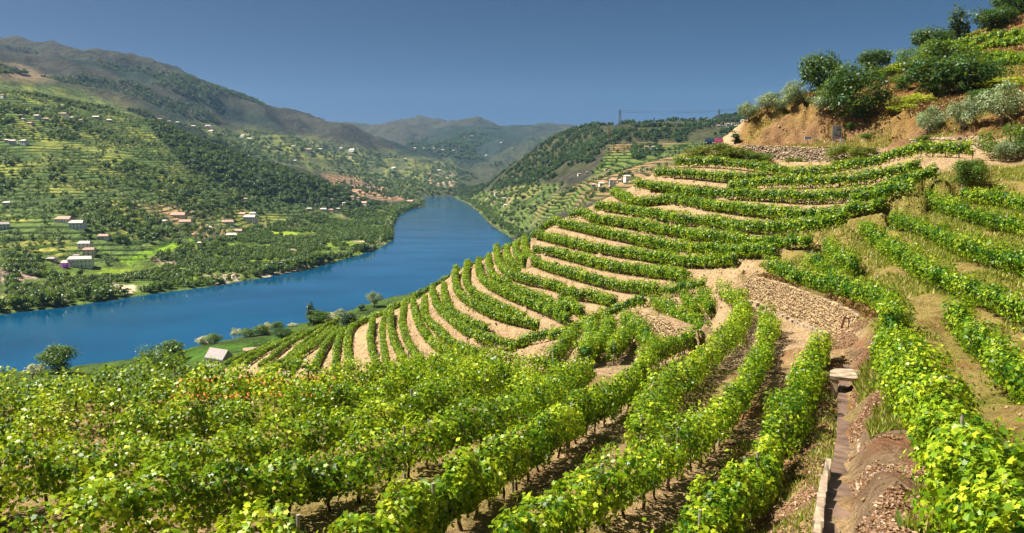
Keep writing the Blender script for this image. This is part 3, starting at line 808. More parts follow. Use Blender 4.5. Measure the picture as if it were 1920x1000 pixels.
def far_material():
    m, n, l, b = new_mat('valley_ground')
    pos = geo_pos(n)
    at = n.new('ShaderNodeAttribute'); at.attribute_name = 'zone'
    tr = n.new('ShaderNodeAttribute'); tr.attribute_name = 'terrace'
    n1 = noise(n, l, 0.010, 8, 0.65, pos)
    n2 = noise(n, l, 0.06, 6, 0.65, pos)
    c = mixc(n, l, at.outputs['Color'], ramp(n, l, n1, [(0.3, (0.5, 0.5, 0.5)), (0.5, (1, 1, 1)), (0.75, (1.3, 1.25, 1.15))]), 1.0, 'MULTIPLY')
    c = mixc(n, l, c, ramp(n, l, n2, [(0.32, (0.45, 0.5, 0.42)), (0.5, (1, 1, 1)), (0.7, (1.35, 1.3, 1.2))]), 0.9, 'MULTIPLY')
    sep = n.new('ShaderNodeSeparateXYZ'); l.new(pos, sep.inputs[0])
    wob = mathn(n, l, 'MULTIPLY', noise(n, l, 0.004, 2, 0.5, pos), 7.0)
    zz = mathn(n, l, 'ADD', mathn(n, l, 'MULTIPLY', sep.outputs['Z'], 0.22), wob)
    fr_ = mathn(n, l, 'FRACT', zz)
    band = ramp(n, l, fr_, [(0.0, (0.16, 0.24, 0.16)), (0.35, (0.4, 0.55, 0.3)), (0.5, (1.5, 1.4, 1.15)), (0.85, (1.6, 1.4, 1.15))])
    gate = ramp(n, l, noise(n, l, 0.012, 3, 0.5, pos), [(0.34, (0, 0, 0)), (0.46, (1, 1, 1))])
    k = mathn(n, l, 'MULTIPLY', tr.outputs['Fac'], gate)
    c = mixc(n, l, c, band, k, 'MULTIPLY')
    l.new(c, b.inputs['Base Color'])
    b.inputs['Roughness'].default_value = 0.95
    b.inputs['Specular IOR Level'].default_value = 0.08
    bump(n, l, b, mathn(n, l, 'ADD', mathn(n, l, 'MULTIPLY', n2, 0.35), mathn(n, l, 'MULTIPLY', n1, 2.0)), 0.8, 26.0)
    return m
M['far'] = far_material()
me = mesh_np('valley', np.c_[fx_, fy_, fz], fq, [M['far']], True,
             {'zone': ('FLOAT_COLOR', np.c_[col, np.ones(len(col))]), 'terrace': ('FLOAT', terr)})
tag(obj('valley_terrain', me), kind='structure')

# water
def water_material():
    m, n, l, b = new_mat('river_water')
    pos = geo_pos(n)
    mp = n.new('ShaderNodeMapping'); mp.inputs['Scale'].default_value = (1, 0.5, 1); l.new(pos, mp.inputs[0])
    n1 = noise(n, l, 0.55, 5, 0.6, mp.outputs[0]); n2 = noise(n, l, 0.012, 3, 0.5, pos)
    l.new(ramp(n, l, n2, [(0.35, (0.001, 0.046, 0.110)), (0.65, (0.002, 0.066, 0.150))]), b.inputs['Base Color'])
    mq = n.new('ShaderNodeMapping'); mq.inputs['Scale'].default_value = (0.35, 1, 1); mq.inputs['Rotation'].default_value = (0, 0, 0.35); l.new(pos, mq.inputs[0])
    st = noise(n, l, 0.02, 4, 0.6, mq.outputs[0])
    rr2 = n.new('ShaderNodeMapRange'); rr2.inputs[1].default_value = 0.35; rr2.inputs[2].default_value = 0.7; rr2.inputs[3].default_value = 0.03; rr2.inputs[4].default_value = 0.22; l.new(st, rr2.inputs[0]); l.new(rr2.outputs[0], b.inputs['Roughness'])
    b.inputs['IOR'].default_value = 1.33
    b.inputs['Specular IOR Level'].default_value = 0.5
    bump(n, l, b, mathn(n, l, 'ADD', n1, mathn(n, l, 'MULTIPLY', noise(n, l, 0.09, 3, 0.5, mp.outputs[0]), 0.7)), 0.5, 0.09)
    return m
M['water'] = water_material()
wb = MB(); wb.quad((-1500, 250, 0), (700, 250, 0), (700, 3400, 0), (-1500, 3400, 0))
tag(wb.build('river', M['water']), kind='structure')

# ------------------------------------------------------------------ foliage
def leaf_cloud(pos, nrm, size, tint, lobed=False, rng=RNG):
    """one leaf per position; quads folded at the rib, or lobed six-sided leaves"""
    n = len(pos)
    nrm = nrm / (np.linalg.norm(nrm, axis=1, keepdims=True) + 1e-9)
    t = rng.normal(size=(n, 3)); t -= (t * nrm).sum(1, keepdims=True) * nrm
    t /= np.linalg.norm(t, axis=1, keepdims=True) + 1e-9
    s = np.cross(nrm, t)
    L = size[:, None]
    droop = nrm * L * rng.uniform(-0.25, 0.05, (n, 1))
    if lobed:
        prof = ((-0.42, 0.0, 0), (-0.34, 0.40, 1), (-0.06, 0.30, .6), (0.16, 0.54, 1.3), (0.24, 0.24, .5), (0.62, 0.0, .8))
        pts = [pos + t * L * a + s * L * c + droop * e for a, c, e in prof] + [pos + t * L * a - s * L * c + droop * e for a, c, e in prof[4:0:-1]]
        v = np.stack(pts, 1)
        b = np.arange(n)[:, None] * 10
        f = np.concatenate([b + np.array([[0, 1, 2, 5]]), b + np.array([[2, 3, 4, 5]]), b + np.array([[0, 5, 8, 9]]), b + np.array([[5, 6, 7, 8]])])
        return v.reshape(-1, 3), f, np.repeat(tint, 10)
    v = np.stack([pos - t * L * 0.5, pos + s * L * 0.45 + droop, pos + t * L * 0.55, pos - s * L * 0.45 + droop], 1)
    b = np.arange(n)[:, None] * 4
    return v.reshape(-1, 3), b + np.array([[0, 1, 2, 3]]), np.repeat(tint, 4)

def hedge(xy, z, dens, leaf, hw, h0, h1, lobed=False, wild=0.25, seed=0, sp=1.15, clump=0.28, var=1.0):
    rng = np.random.default_rng(seed)
    d = np.r_[0, np.cumsum(np.linalg.norm(np.diff(xy, axis=0), axis=1))]
    Ltot = d[-1]
    n = int(Ltot * dens)
    s = rng.uniform(0, Ltot, n)
    # each plant is a bump of its own
    vi = np.floor(s / sp).astype(int); nv = int(Ltot / sp) + 2
    vh = 0.97 + var * rng.uniform(-0.25, 0.21, nv); vw = 1 + var * rng.uniform(-0.3, 0.3, nv); vo = rng.normal(0, 0.10, nv) * hw
    fr_ = s / sp - vi
    bumpf = (1.08 - clump) + clump * np.sin(np.pi * fr_)
    keep = rng.random(nv) > 0.03 * var ** 2
    lo = np.sin(s * 0.31 + seed) * 0.08 + np.sin(s * 0.83 + 2 * seed) * 0.06
    H1 = h0 + (h1 - h0) * (vh[vi] * bumpf + lo)
    W = hw * (vw[vi] * bumpf + lo)
    ph = rng.uniform(0, 2 * np.pi, n)
    rho = np.clip(1.0 - np.abs(rng.normal(0, 0.22, n)), 0.2, 1.0) * rng.uniform(0.9, 1.06, n)
    cl = vnoise(s / 0.42 + 13.7 * seed, ph * 0.9, seed) + 0.6 * vnoise(s / 0.2, ph * 2.0, seed + 5)
    rho = rho * (1.0 + 0.55 * cl)
    cx = np.sign(np.cos(ph)) * np.abs(np.cos(ph)) ** 0.75 * rho
    cy = np.sign(np.sin(ph)) * np.abs(np.sin(ph)) ** 0.75 * rho
    hang = (rng.random(n) < 0.08)
    cyy = np.where(hang & (cy < 0), cy * 1.35, cy)
    shoot = (rng.random(n) < wild * 0.35) & (cy > 0.3)
    cyy = np.where(shoot, cyy * rng.uniform(1.05, 1.45, n), cyy)
    px_ = np.interp(s, d, xy[:, 0]); py_ = np.interp(s, d, xy[:, 1]); pz_ = np.interp(s, d, z)
    tx = np.interp(np.clip(s + 0.2, 0, Ltot), d, xy[:, 0]) - np.interp(np.clip(s - 0.2, 0, Ltot), d, xy[:, 0])
    ty = np.interp(np.clip(s + 0.2, 0, Ltot), d, xy[:, 1]) - np.interp(np.clip(s - 0.2, 0, Ltot), d, xy[:, 1])
    tl = np.hypot(tx, ty) + 1e-9; nx_, ny_ = -ty / tl, tx / tl
    off = cx * W + vo[vi]
    zm = (H1 + h0) / 2; zh = (H1 - h0) / 2
    pos = np.c_[px_ + nx_ * off, py_ + ny_ * off, pz_ + zm + zh * cyy]
    pos += rng.normal(0, 0.05 * hw + 0.02, pos.shape)
    nrm = np.c_[nx_ * cx, ny_ * cx, cy + 0.35] + rng.normal(0, 0.55, (n, 3))
    size = leaf * rng.uniform(0.6, 1.3, n)
    vt = rng.normal(0, 0.10, nv)
    tint = np.clip(0.42 + vt[vi] + rng.normal(0, 0.24, n) + 0.55 * cl, 0, 1)  # tint follows the clump relief: bulges lighter, hollows darker, shade put into the colour
    k = keep[vi] | (rng.random(n) < 0.25)
    if lobed:
        nr = k & (pos[:, 1] < 20.5); fa = k & ~nr
        v1, f1, t1 = leaf_cloud(pos[nr], nrm[nr], size[nr] * 1.08, tint[nr], True, rng)
        v, f, t = leaf_cloud(pos[fa], nrm[fa], size[fa] * 1.05, tint[fa], False, rng)
        v, f, t = np.vstack([v1, v]), np.vstack([f1, f + len(v1)]), np.r_[t1, t]
    else:
        v, f, t = leaf_cloud(pos[k], nrm[k], size[k], tint[k], False, rng)
    if clump >= 0.3: return v, f, t
    # uneven inner body that closes gaps; its dark tint stands in for inner shade
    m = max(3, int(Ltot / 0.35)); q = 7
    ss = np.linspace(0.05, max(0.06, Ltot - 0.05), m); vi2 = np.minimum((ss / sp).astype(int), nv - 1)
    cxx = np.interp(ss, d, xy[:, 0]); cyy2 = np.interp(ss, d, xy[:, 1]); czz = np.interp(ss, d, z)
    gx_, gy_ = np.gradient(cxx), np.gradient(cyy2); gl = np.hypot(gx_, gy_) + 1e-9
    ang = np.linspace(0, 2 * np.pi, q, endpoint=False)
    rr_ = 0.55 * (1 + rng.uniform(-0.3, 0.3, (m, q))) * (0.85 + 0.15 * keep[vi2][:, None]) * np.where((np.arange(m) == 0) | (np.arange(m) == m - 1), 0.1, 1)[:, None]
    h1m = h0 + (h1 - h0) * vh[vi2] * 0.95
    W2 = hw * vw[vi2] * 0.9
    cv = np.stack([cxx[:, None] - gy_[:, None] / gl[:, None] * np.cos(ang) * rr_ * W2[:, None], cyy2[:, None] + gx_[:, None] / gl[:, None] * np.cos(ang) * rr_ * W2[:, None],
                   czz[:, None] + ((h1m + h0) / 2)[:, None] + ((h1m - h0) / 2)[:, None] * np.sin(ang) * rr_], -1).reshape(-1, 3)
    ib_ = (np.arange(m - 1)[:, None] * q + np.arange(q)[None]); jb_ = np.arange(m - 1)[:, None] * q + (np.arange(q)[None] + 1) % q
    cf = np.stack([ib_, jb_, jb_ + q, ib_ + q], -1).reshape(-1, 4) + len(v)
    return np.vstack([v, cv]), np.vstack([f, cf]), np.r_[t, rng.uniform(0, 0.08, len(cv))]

trunk_b = MB()
pts_t = [(0, 0, -0.15), (0.03, 0.02, 0.2), (-0.03, 0.0, 0.45), (0.02, -0.02, 0.75), (0.0, 0.05, 1.05)]
for i in range(4): trunk_b.bar(pts_t[i], pts_t[i + 1], 0.045 - i * 0.006, 0.039 - i * 0.006, 6)
trunk_b.bar((0.02, -0.02, 0.75), (0.25, 0.02, 1.0), 0.02, 0.012, 5)
trunk_b.bar((0.02, -0.02, 0.75), (-0.25, 0.0, 0.98), 0.02, 0.012, 5)
TRUNK = trunk_b.mesh('vine_trunk', M['bark'])
post_b = MB().bar((0, 0, -0.3), (0, 0, 1.75), 0.045, 0.04, 8)
POST = post_b.mesh('post', M['post'])

SEEDN = 100
for k, r in ROWS.items():
    SEEDN += 1
    xy, z, fam = r['xy'], ground(r['xy'][:, 0], r['xy'][:, 1]), r['fam']
    z = r['z'] - 0.03 if fam != 'fore' and k != 'M9' else z
    dmean = np.median(xy[:, 1])
    d = np.r_[0, np.cumsum(np.linalg.norm(np.diff(xy, axis=0), axis=1))]
    if fam == 'spur':
        parts = [hedge(xy, z, 185 if dmean < 140 else 130, 0.23 if dmean < 140 else 0.29, 0.70 if k in ('R1','R2','R2b','R3','R3b','R4','R5','R6','R7','R8','R9') else 0.50 if (k[0] != 'R' or int(k[1:3].rstrip('bc')) < 18) else 0.62, 0.42, 1.74, False, 0.15, SEEDN, 1.15, 0.16, 0.45)]
    elif fam == 'middle' and k != 'M9':
        parts = [hedge(xy, z, 270 if k != 'M8' else 380, 0.16 if k != 'M8' else 0.14, 0.64, 0.42, 1.85, False, 0.25, SEEDN, 1.15, 0.28 if k != 'M8' else 0.32)]
    elif fam == 'right' and k != 'H7':
        parts = [hedge(xy, z, 290, 0.155, 0.64, 0.34, 1.9, False, 0.3, SEEDN)]
    elif k == 'H7':
        parts = [hedge(xy, z, 900, 0.125, 0.85, 0.25, 1.85, True, 0.4, SEEDN)]
    elif k == 'M9':
        parts = [hedge(xy, z, 520, 0.12, 0.54, 0.60, 1.75, True, 0.4, SEEDN, 1.3, 0.4)]
    elif k in ('F8', 'F7'):
        parts = [hedge(xy, z, 420, 0.145, 0.85, 0.35, 1.85, False, 0.5, SEEDN, 1.45, 0.36)]
    else:
        parts = [hedge(xy, z, 790, 0.122, 0.90 if k in ('F4', 'F5', 'F6', 'F9') else 0.52, 0.5, 1.82, True, 0.5, SEEDN, 1.45, 0.36)]
    v, f, t = parts[0]
    root = empty('vine_row', (float(xy[len(xy) // 2, 0]), float(xy[len(xy) // 2, 1]), float(z[len(z) // 2])))
    tag(root, r['label'], 'vine row', {'spur': 'vine rows on the spur terraces', 'middle': 'vine rows in the gully', 'right': 'vine rows on the right slope', 'fore': 'vine rows in the foreground'}[fam])
    o = np.array(root.location)
    obj('foliage', mesh_np('foliage', v - o, f, [M['vine_far'] if fam == 'spur' or (fam in ('right', 'middle') and k not in ('H7', 'M9', 'M8')) else M['vine']], False, {'tint': ('FLOAT', t)}), root)  # the darker leaf on the right slope rows stands in for their shade
    rng = random.Random(SEEDN)
    s = 0.4
    small = MB()
    while s < d[-1]:
        p = (float(np.interp(s, d, xy[:, 0])), float(np.interp(s, d, xy[:, 1])), float(np.interp(s, d, z)))
        if fam == 'spur':
            q = Vector(p) - Vector(o)
            small.bar(q - Vector((0, 0, 0.1)), q + Vector((rng.uniform(-.1, .1), 0, 0.8)), 0.045, 0.03, 4)
            s += 1.3
        else:
            t_ = obj('vine_trunk', TRUNK, root, Vector(p) - Vector(o))
            t_.rotation_euler = (rng.uniform(-.22, .22), rng.uniform(-.22, .22), rng.uniform(0, 6.28))
            sc_ = rng.uniform(0.85, 1.15); t_.scale = (sc_ * 1.1, sc_ * 1.1, sc_)
            s += 1.2 * rng.uniform(0.85, 1.15)
    if fam == 'spur' and small.v:
        tag(small.build('trunks', M['bark'], root), kind='stuff')
    s = 0.05
    while s < d[-1] + 0.1:
        p = (float(np.interp(s, d, xy[:, 0])), float(np.interp(s, d, xy[:, 1])), float(np.interp(s, d, z)))
        po = obj('post', POST, root, Vector(p) - Vector(o)); po.rotation_euler = (rng.uniform(-.05, .05), rng.uniform(-.05, .05), 0)
        s += 6.0

# ------------------------------------------------------------------ dry stone walls
def stone_material(name, col):
    m, n, l, b = new_mat(name)
    pos = geo_pos(n)
    at = n.new('ShaderNodeAttribute'); at.attribute_name = 'tint'
    c = ramp(n, l, at.outputs['Fac'], [(0.0, tuple(x * 0.45 for x in col)), (0.5, col), (1.0, tuple(min(1, x * 1.5) for x in col))])
    n2 = noise(n, l, 7.0, 5, 0.7, pos)
    c = mixc(n, l, c, ramp(n, l, n2, [(0.3, (0.5, 0.46, 0.42)), (0.55, (1, 1, 1)), (0.8, (1.2, 1.2, 1.15))]), 0.8, 'MULTIPLY')
    l.new(c, b.inputs['Base Color']); b.inputs['Roughness'].default_value = 0.95
    b.inputs['Specular IOR Level'].default_value = 0.1
    bump(n, l, b, n2, 0.6, 0.05)
    return m
M['stone_tan'] = stone_material('tan_stone', (0.35, 0.25, 0.14))
M['stone_grey'] = stone_material('grey_stone', (0.34, 0.265, 0.18))
M['core'] = plain('wall_core', (0.10, 0.075, 0.05), 1.0, 0.45, 5)

def stone_wall(w, label, mat, course=0.26, seed=1):
    """stones laid in uneven courses over a dark core, following the wall's base and top lines"""
    rng = random.Random(seed)
    P = w['line']; zb = w['zb']; zt = w['zt']
    d = np.r_[0, np.cumsum(np.linalg.norm(np.diff(P, axis=0), axis=1))]
    mid = len(P) // 2
    root = empty('stone_wall', (float(P[mid, 0]), float(P[mid, 1]), float(zb[mid])))
    tag(root, label, 'wall')
    o = np.array(root.location)
    core = MB()
    n = len(P)
    T = np.gradient(P, axis=0); T /= np.linalg.norm(T, axis=1, keepdims=True); N = np.c_[T[:, 1], -T[:, 0]]
    N = np.where((N * P).sum(1)[:, None] > 0, -N, N)       # towards the valley side
    for i in range(n - 1):
        for s0, s1 in ((i, i + 1),):
            a0 = np.r_[P[s0] - N[s0] * 0.02, zb[s0] - 0.6] - o; a1 = np.r_[P[s1] - N[s1] * 0.02, zb[s1] - 0.6] - o
            b0 = np.r_[P[s0] - N[s0] * 0.22, zt[s0] - 0.06] - o; b1 = np.r_[P[s1] - N[s1] * 0.22, zt[s1] - 0.06] - o
            c0 = np.r_[P[s0] - N[s0] * 0.75, zt[s0] - 0.06] - o; c1 = np.r_[P[s1] - N[s1] * 0.75, zt[s1] - 0.06] - o
            core.quad(a0, a1, b1, b0); core.quad(b0, b1, c1, c0)
    core.build('wall_core', M['core'], root)
    V = []; F = []; Tn = []
    hmax = float((zt - zb).max()) + 0.3
    L = d[-1]
    row_z = -0.3
    while row_z < hmax:
        ch = course * rng.uniform(0.6, 1.2)
        s = rng.uniform(0, 0.2)
        while s < L:
            ln = rng.choice((0.6, 0.8, 1.0, 1.3, 1.9)) * rng.uniform(0.8, 1.2) * course
            sm = s + ln / 2
            if sm < L:
                base = np.interp(sm, d, zb); top = np.interp(sm, d, zt)
                z0 = base + row_z + rng.uniform(-.25, .25) * ch; z1 = z0 + ch * rng.uniform(0.6, 1.5)
                if z0 < top - 0.05:
                    z1 = min(z1, top + rng.uniform(0.0, 0.12))
                    px_ = np.array([np.interp(sm, d, P[:, 0]), np.interp(sm, d, P[:, 1])])
                    i = min(int(np.searchsorted(d, sm)), n - 1)
                    t, nn = T[i], N[i]
                    back = 0.22 * (row_z + 0.3) / max(hmax, 0.5)
                    out = rng.uniform(0.0, 0.45) * course
                    b = len(V)
                    hl = ln * 0.47
                    for zz, k in ((z0, 0), (z1, 1)):
                        for sx_, dep in ((-hl, -0.15), (hl, -0.15), (hl * rng.uniform(.7, .95), out), (-hl * rng.uniform(.7, .95), out)):
                            q = px_ + t * sx_ + nn * (dep - back)
                            zq = zz + (rng.uniform(-.2, .2) * ch if dep > 0 else 0)
                            V.append((q[0] - o[0], q[1] - o[1], zq - o[2]))
                    F += [(b + 0, b + 3, b + 2, b + 1), (b + 4, b + 5, b + 6, b + 7), (b + 2, b + 3, b + 7, b + 6), (b + 1, b + 2, b + 6, b + 5), (b + 3, b + 0, b + 4, b + 7)]
                    Tn += [min(1, max(0, rng.gauss(0.5, 0.3)))] * 8
            s += ln
        row_z += ch
    st = obj('stones', mesh_np('stones', V, np.array(F), [mat], False, {'tint': ('FLOAT', Tn)}), root)
    tag(st, kind='stuff')
    return root

stone_wall(WALLS['road'], 'tall grey stone retaining wall under the road, between bushes and creeper', M['stone_grey'], 0.27, 3)
stone_wall(WALLS['big'], 'big tan stone wall in the gully beside the sandy floor', M['stone_tan'], 0.15, 4)
stone_wall(WALLS['small'], 'small rubble wall in the gully between two short vine rows', M['stone_tan'], 0.17, 5)
stone_wall(WALLS['upper'], 'low stone wall across the road under the pale olive trees', M['stone_grey'], 0.3, 6)
stone_wall(WALLS['top'], 'stone terrace wall high on the right slope above the yellow hedge', M['stone_grey'], 0.34, 7)

# ------------------------------------------------------------------ trees
def crown_mesh(name, kind, nleaf, leaf, seed, mat):
    """crown of a tree one unit tall, many leaf faces gathered in uneven clumps"""
    rng = np.random.default_rng(seed)
    spec = dict(round=(0.42, 0.42, 0.56, 30), olive=(0.46, 0.38, 0.60, 24), bush=(0.52, 0.48, 0.44, 28), poplar=(0.15, 0.45, 0.54, 26), cypress=(0.14, 0.47, 0.5, 22),
                pine=(0.26, 0.42, 0.56, 26), wide=(0.60, 0.46, 0.46, 36), spiky=(0.34, 0.42, 0.56, 14))[kind]
    rx, rz, zc, nl = spec
    u = rng.normal(size=(nl, 3)); u /= np.linalg.norm(u, axis=1, keepdims=True)
    rad = rng.uniform(0.35, 1.0, nl) ** 0.6
    cen = u * rad[:, None] * np.array([rx, rx, rz]) * 0.82
    if kind in ('pine',):
        fz = (cen[:, 2] + rz) / (2 * rz); cen[:, :2] *= (1.25 - fz)[:, None]
    if kind in ('cypress', 'poplar'):
        fz = (cen[:, 2] + rz) / (2 * rz); cen[:, :2] *= (1.15 - 0.8 * fz)[:, None]
    lr = rng.uniform(0.12, 0.26, nl) * (1.0 if rx > 0.2 else 0.55)
    idx = rng.integers(0, nl, nleaf)
    w = rng.normal(size=(nleaf, 3)); w /= np.linalg.norm(w, axis=1, keepdims=True)
    rho = rng.uniform(0.55, 1.08, nleaf)
    st = np.array([1.0, 1.0, 0.8])
    if kind == 'spiky':
        st = np.array([0.6, 0.6, 2.0])
    pos = cen[idx] + w * (lr[idx] * rho)[:, None] * st
    pos[:, 2] += zc
    pos[:, 2] = np.maximum(pos[:, 2], 0.02)
    nrm = w + 0.4 * np.array([0, 0, 1.0]) + rng.normal(0, 0.45, (nleaf, 3))
    ct_ = rng.normal(0, 0.14, nl)
    tint = np.clip(0.45 + ct_[idx] + rng.normal(0, 0.18, nleaf), 0, 1)
    v, f, t = leaf_cloud(pos, nrm, leaf * rng.uniform(0.6, 1.4, nleaf), tint, False, rng)
    return mesh_np(name, v, f, [mat], False, {'tint': ('FLOAT', t)}), cen + np.array([0, 0, zc])

def trunk_mesh(name, cen, mat, h=0.5, r=0.035, seed=0):
    rng = random.Random(seed)
    b = MB()
    a = Vector((0, 0, -0.04)); c = Vector((rng.uniform(-.03, .03), rng.uniform(-.03, .03), h * 0.55))
    b.bar(a, c, r * 1.25, r * 0.8, 7)
    for q in sorted([tuple(x) for x in cen], key=lambda x: rng.random())[:7]:
        e = Vector(q); m_ = c.lerp(e, 0.5) + Vector((0, 0, -0.03))
        b.bar(c, m_, r * 0.55, r * 0.32, 5); b.bar(m_, e, r * 0.32, r * 0.1, 4)
    return b.mesh(name, mat)

PROTO = {}
def proto(key, kind, nleaf, leaf, mat, bark='bark'):
    PROTO[key] = []
    for v in range(2):
        sd = hash_seed(key) + v
        cm, cen = crown_mesh('crown', kind, nleaf, leaf, sd, M[mat])
        PROTO[key].append((cm, trunk_mesh('trunk', cen, M[bark], seed=sd)))
def hash_seed(s): return sum(ord(c) * (i + 3) for i, c in enumerate(s)) % 9973
proto('dark', 'round', 5200, 0.036, 'tree_dark')
proto('green', 'round', 5200, 0.036, 'tree_green')
proto('olive', 'olive', 5200, 0.032, 'tree_olive', 'bark_pale')
proto('bush', 'bush', 4200, 0.042, 'shrub')
proto('darkbush', 'wide', 6000, 0.034, 'tree_dark')
proto('greenbush', 'wide', 6000, 0.034, 'tree_green')
proto('pine', 'pine', 2200, 0.050, 'tree_pine')
proto('spiky', 'spiky', 900, 0.060, 'tree_pine')
proto('reed', 'bush', 1600, 0.060, 'reed')
proto('cypress', 'cypress', 1500, 0.045, 'tree_pine')
proto('yellow', 'wide', 3000, 0.045, 'yellow_leaf')
proto('poplar', 'poplar', 1500, 0.045, 'tree_green')
proto('purple', 'bush', 600, 0.09, 'purple_leaf')

def tree(key, px, pyb, wpx, hpx, label, cat='tree', group=None, name=None, d0=20, sink=0.0, D=None):
    if D is None:
        q = cast(px, pyb, 0.0, d0)[0]
    else:
        a, b = ray(px, pyb); q = np.array([a * D, D, 0])
    if NX0 < q[0] < NX1 and NY0 < q[1] < NY1: q[2] = ground(q[0], q[1])
    else: q[2] = H(np.array([q[0]]), np.array([q[1]]))[0]
    h = hpx * q[1] / FPX; w = wpx * q[1] / FPX
    cm, tm = random.choice(PROTO[key])
    root = empty(name or ('shrub' if cat in ('bush', 'shrub') else 'tree'), (float(q[0]), float(q[1]), float(q[2]) - 0.05 * h - sink), random.uniform(0, 6.28))
    xs = np.empty(len(cm.vertices) * 3, np.float32); cm.vertices.foreach_get('co', xs)
    wd = 2 * np.percentile(np.abs(xs[0::3]), 98)
    root.scale = (w / wd, w / wd, h)
    obj('crown', cm, root); obj('trunk', tm, root)
    tag(root, label, cat, group)
    return root

OL = 'olive trees on the right slope'
for a in [('olive',1403,236,40,42,'leftmost olive tree on the skyline of the right slope'),
          ('olive',1440,218,46,44,'olive tree with a forked trunk on the crest, second from the left'),
          ('olive',1466,214,40,44,'dusky olive tree on the crest just left of the tall dark tree'),
          ('olive',1492,196,44,50,'pale topped olive tree touching the tall dark tree'),
          ('olive',1543,214,52,46,'lone silvery olive tree standing in front of the big dark bush'),
          ('olive',1745,247,56,58,'bushy silver olive tree, left of the three by the road'),
          ('olive',1807,243,58,72,'thin trunked olive tree, middle of the three by the road'),
          ('olive',1880,232,92,82,'broad olive tree at the right edge above the road wall'),
          ('olive',1885,305,40,46,'small olive tree below the round green bush at the right edge'),
          ('olive',1918,300,40,50,'pale olive tree cut by the right edge below the road')]:
    tree(*a, 'olive tree', OL, d0=60)
for a in [('dark',1536,188,78,108,'tall dark domed tree on the right hill skyline'),
          ('darkbush',1608,220,124,112,'biggest dark green bush in the middle of the right slope'),
          ('dark',1640,140,58,56,'round dark tree standing alone on the skyline'),
          ('greenbush',1712,134,72,56,'brownish green tree on the skyline right of the lone round one'),
          ('dark',1742,104,68,62,'dark spreading tree on the skyline below the thin spiky one'),
          ('spiky',1798,80,40,62,'thin spiky tree with bare upright branches on the skyline'),
          ('dark',1774,84,34,30,'small dark tree left of the thin spiky tree'),
          ('dark',1858,60,72,54,'dark tree on the skyline near the right edge'),
          ('dark',1902,34,84,62,'dark tree in the top right corner of the slope'),
          ('dark',1752,188,112,104,'large dark tree above the left olive by the road'),
          ('dark',1822,180,104,86,'large dark tree above the middle olive by the road'),
          ('green',1762,134,84,64,'loose green tree above the pair of large dark trees'),
          ('green',1690,170,40,34,'small green bush by the white objects on the slope'),
          ('dark',1850,200,60,40,'low dark bush between the middle olive and the yellow hedge'),
          ('greenbush',1892,296,104,76,'round bright green bush at the right edge below the road wall'),
          ('green',1818,352,62,58,'dusky grey green tree above the uppermost right vine row'),
          ('cypress',1378,268,16,26,'small dark cypress at the end of the rock cutting')]:
    tree(*a, d0=60)
for i, a in enumerate([('bush',1308,296,50,26,'leftmost yellowish bush below the parked cars'),('bush',1345,297,58,32,'rusty green bush below the parked cars'),('bush',1385,300,60,30,'green bush at the left end of the road wall'),('greenbush',1418,304,50,22,'low bright bush at the foot of the road wall'),
          ('bush',1489,290,40,24,'creeper hanging over the road wall, left patch'),('bush',1583,306,60,38,'large creeper on the road wall under the big sign'),('bush',1620,300,46,30,'creeper on the road wall right of the big sign'),
          ('green',1597,242,22,16,'small green bush on the rock cutting above the signs'),('green',1625,255,24,14,'tiny green bush on the rock cutting, right of the signs'),
          ('yellow',1885,168,90,26,'bright yellow green hedge at the right edge'),('yellow',1720,198,60,26,'yellow green scrub left of the large dark trees'),('yellow',1690,210,50,22,'yellow green scrub in the dry grass of the slope'),
          ('green',1735,262,40,14,'bright green scrub under the left olive by the road'),('dark',1870,120,60,16,'low dark bushes under the upper vine rows')]):
    tree(*a, 'bush', 'bushes on the right hill', d0=60)

tree('olive', 1537, 600, 18, 24, 'single grey bush growing out of the big stone wall', 'bush', d0=40, D=57.5)
# upper vine rows of the right slope
def upper_row(pts, label, dens=90, leaf=0.36, hw=0.6, h1=1.7):
    q = cast([p[0] for p in pts], [p[1] for p in pts], 0.9, 100)
    xy = catmull(q[:, :2], 0.5); z = ground(xy[:, 0], xy[:, 1])
    root = empty('vine_row', tuple(float(c) for c in (*xy[len(xy) // 2], z[len(z) // 2])))
    v, f, t = hedge(xy, z, dens, leaf, hw, 0.35, h1, False, 0.2, int(pts[0][0]))
    obj('foliage', mesh_np('foliage', v - np.array(root.location), f, [M['vine_far']], False, {'tint': ('FLOAT', t)}), root)
    tag(root, label, 'vine row', 'vine rows high on the right hill')
upper_row([(1765,92),(1800,84),(1850,74),(1900,66),(1960,56)], 'uppermost vine row high on the right hill, under the skyline trees', 150, 0.36, 0.9, 2.0)
upper_row([(1755,104),(1800,95),(1850,86),(1900,78),(1960,70)], 'second vine row high on the right hill, above the pale track', 150, 0.36, 0.9, 2.0)
upper_row([(1785,118),(1830,110),(1880,105),(1930,102),(1980,100)], 'third vine row high on the right hill, below the pale track', 150, 0.36, 0.9, 2.0)
upper_row([(1800,124),(1850,117),(1900,112),(1960,110)], 'lowest vine row high on the right hill, above the terrace wall', 150, 0.36, 0.9, 2.0)
upper_row([(1560,170),(1600,158),(1660,140),(1690,132)], 'vine row along the skyline left of the lone round tree', 110, 0.4, 0.9, 2.2)
upper_row([(1720,122),(1760,104),(1800,90)], 'vine row behind the spreading skyline tree', 110, 0.4, 0.9, 2.0)

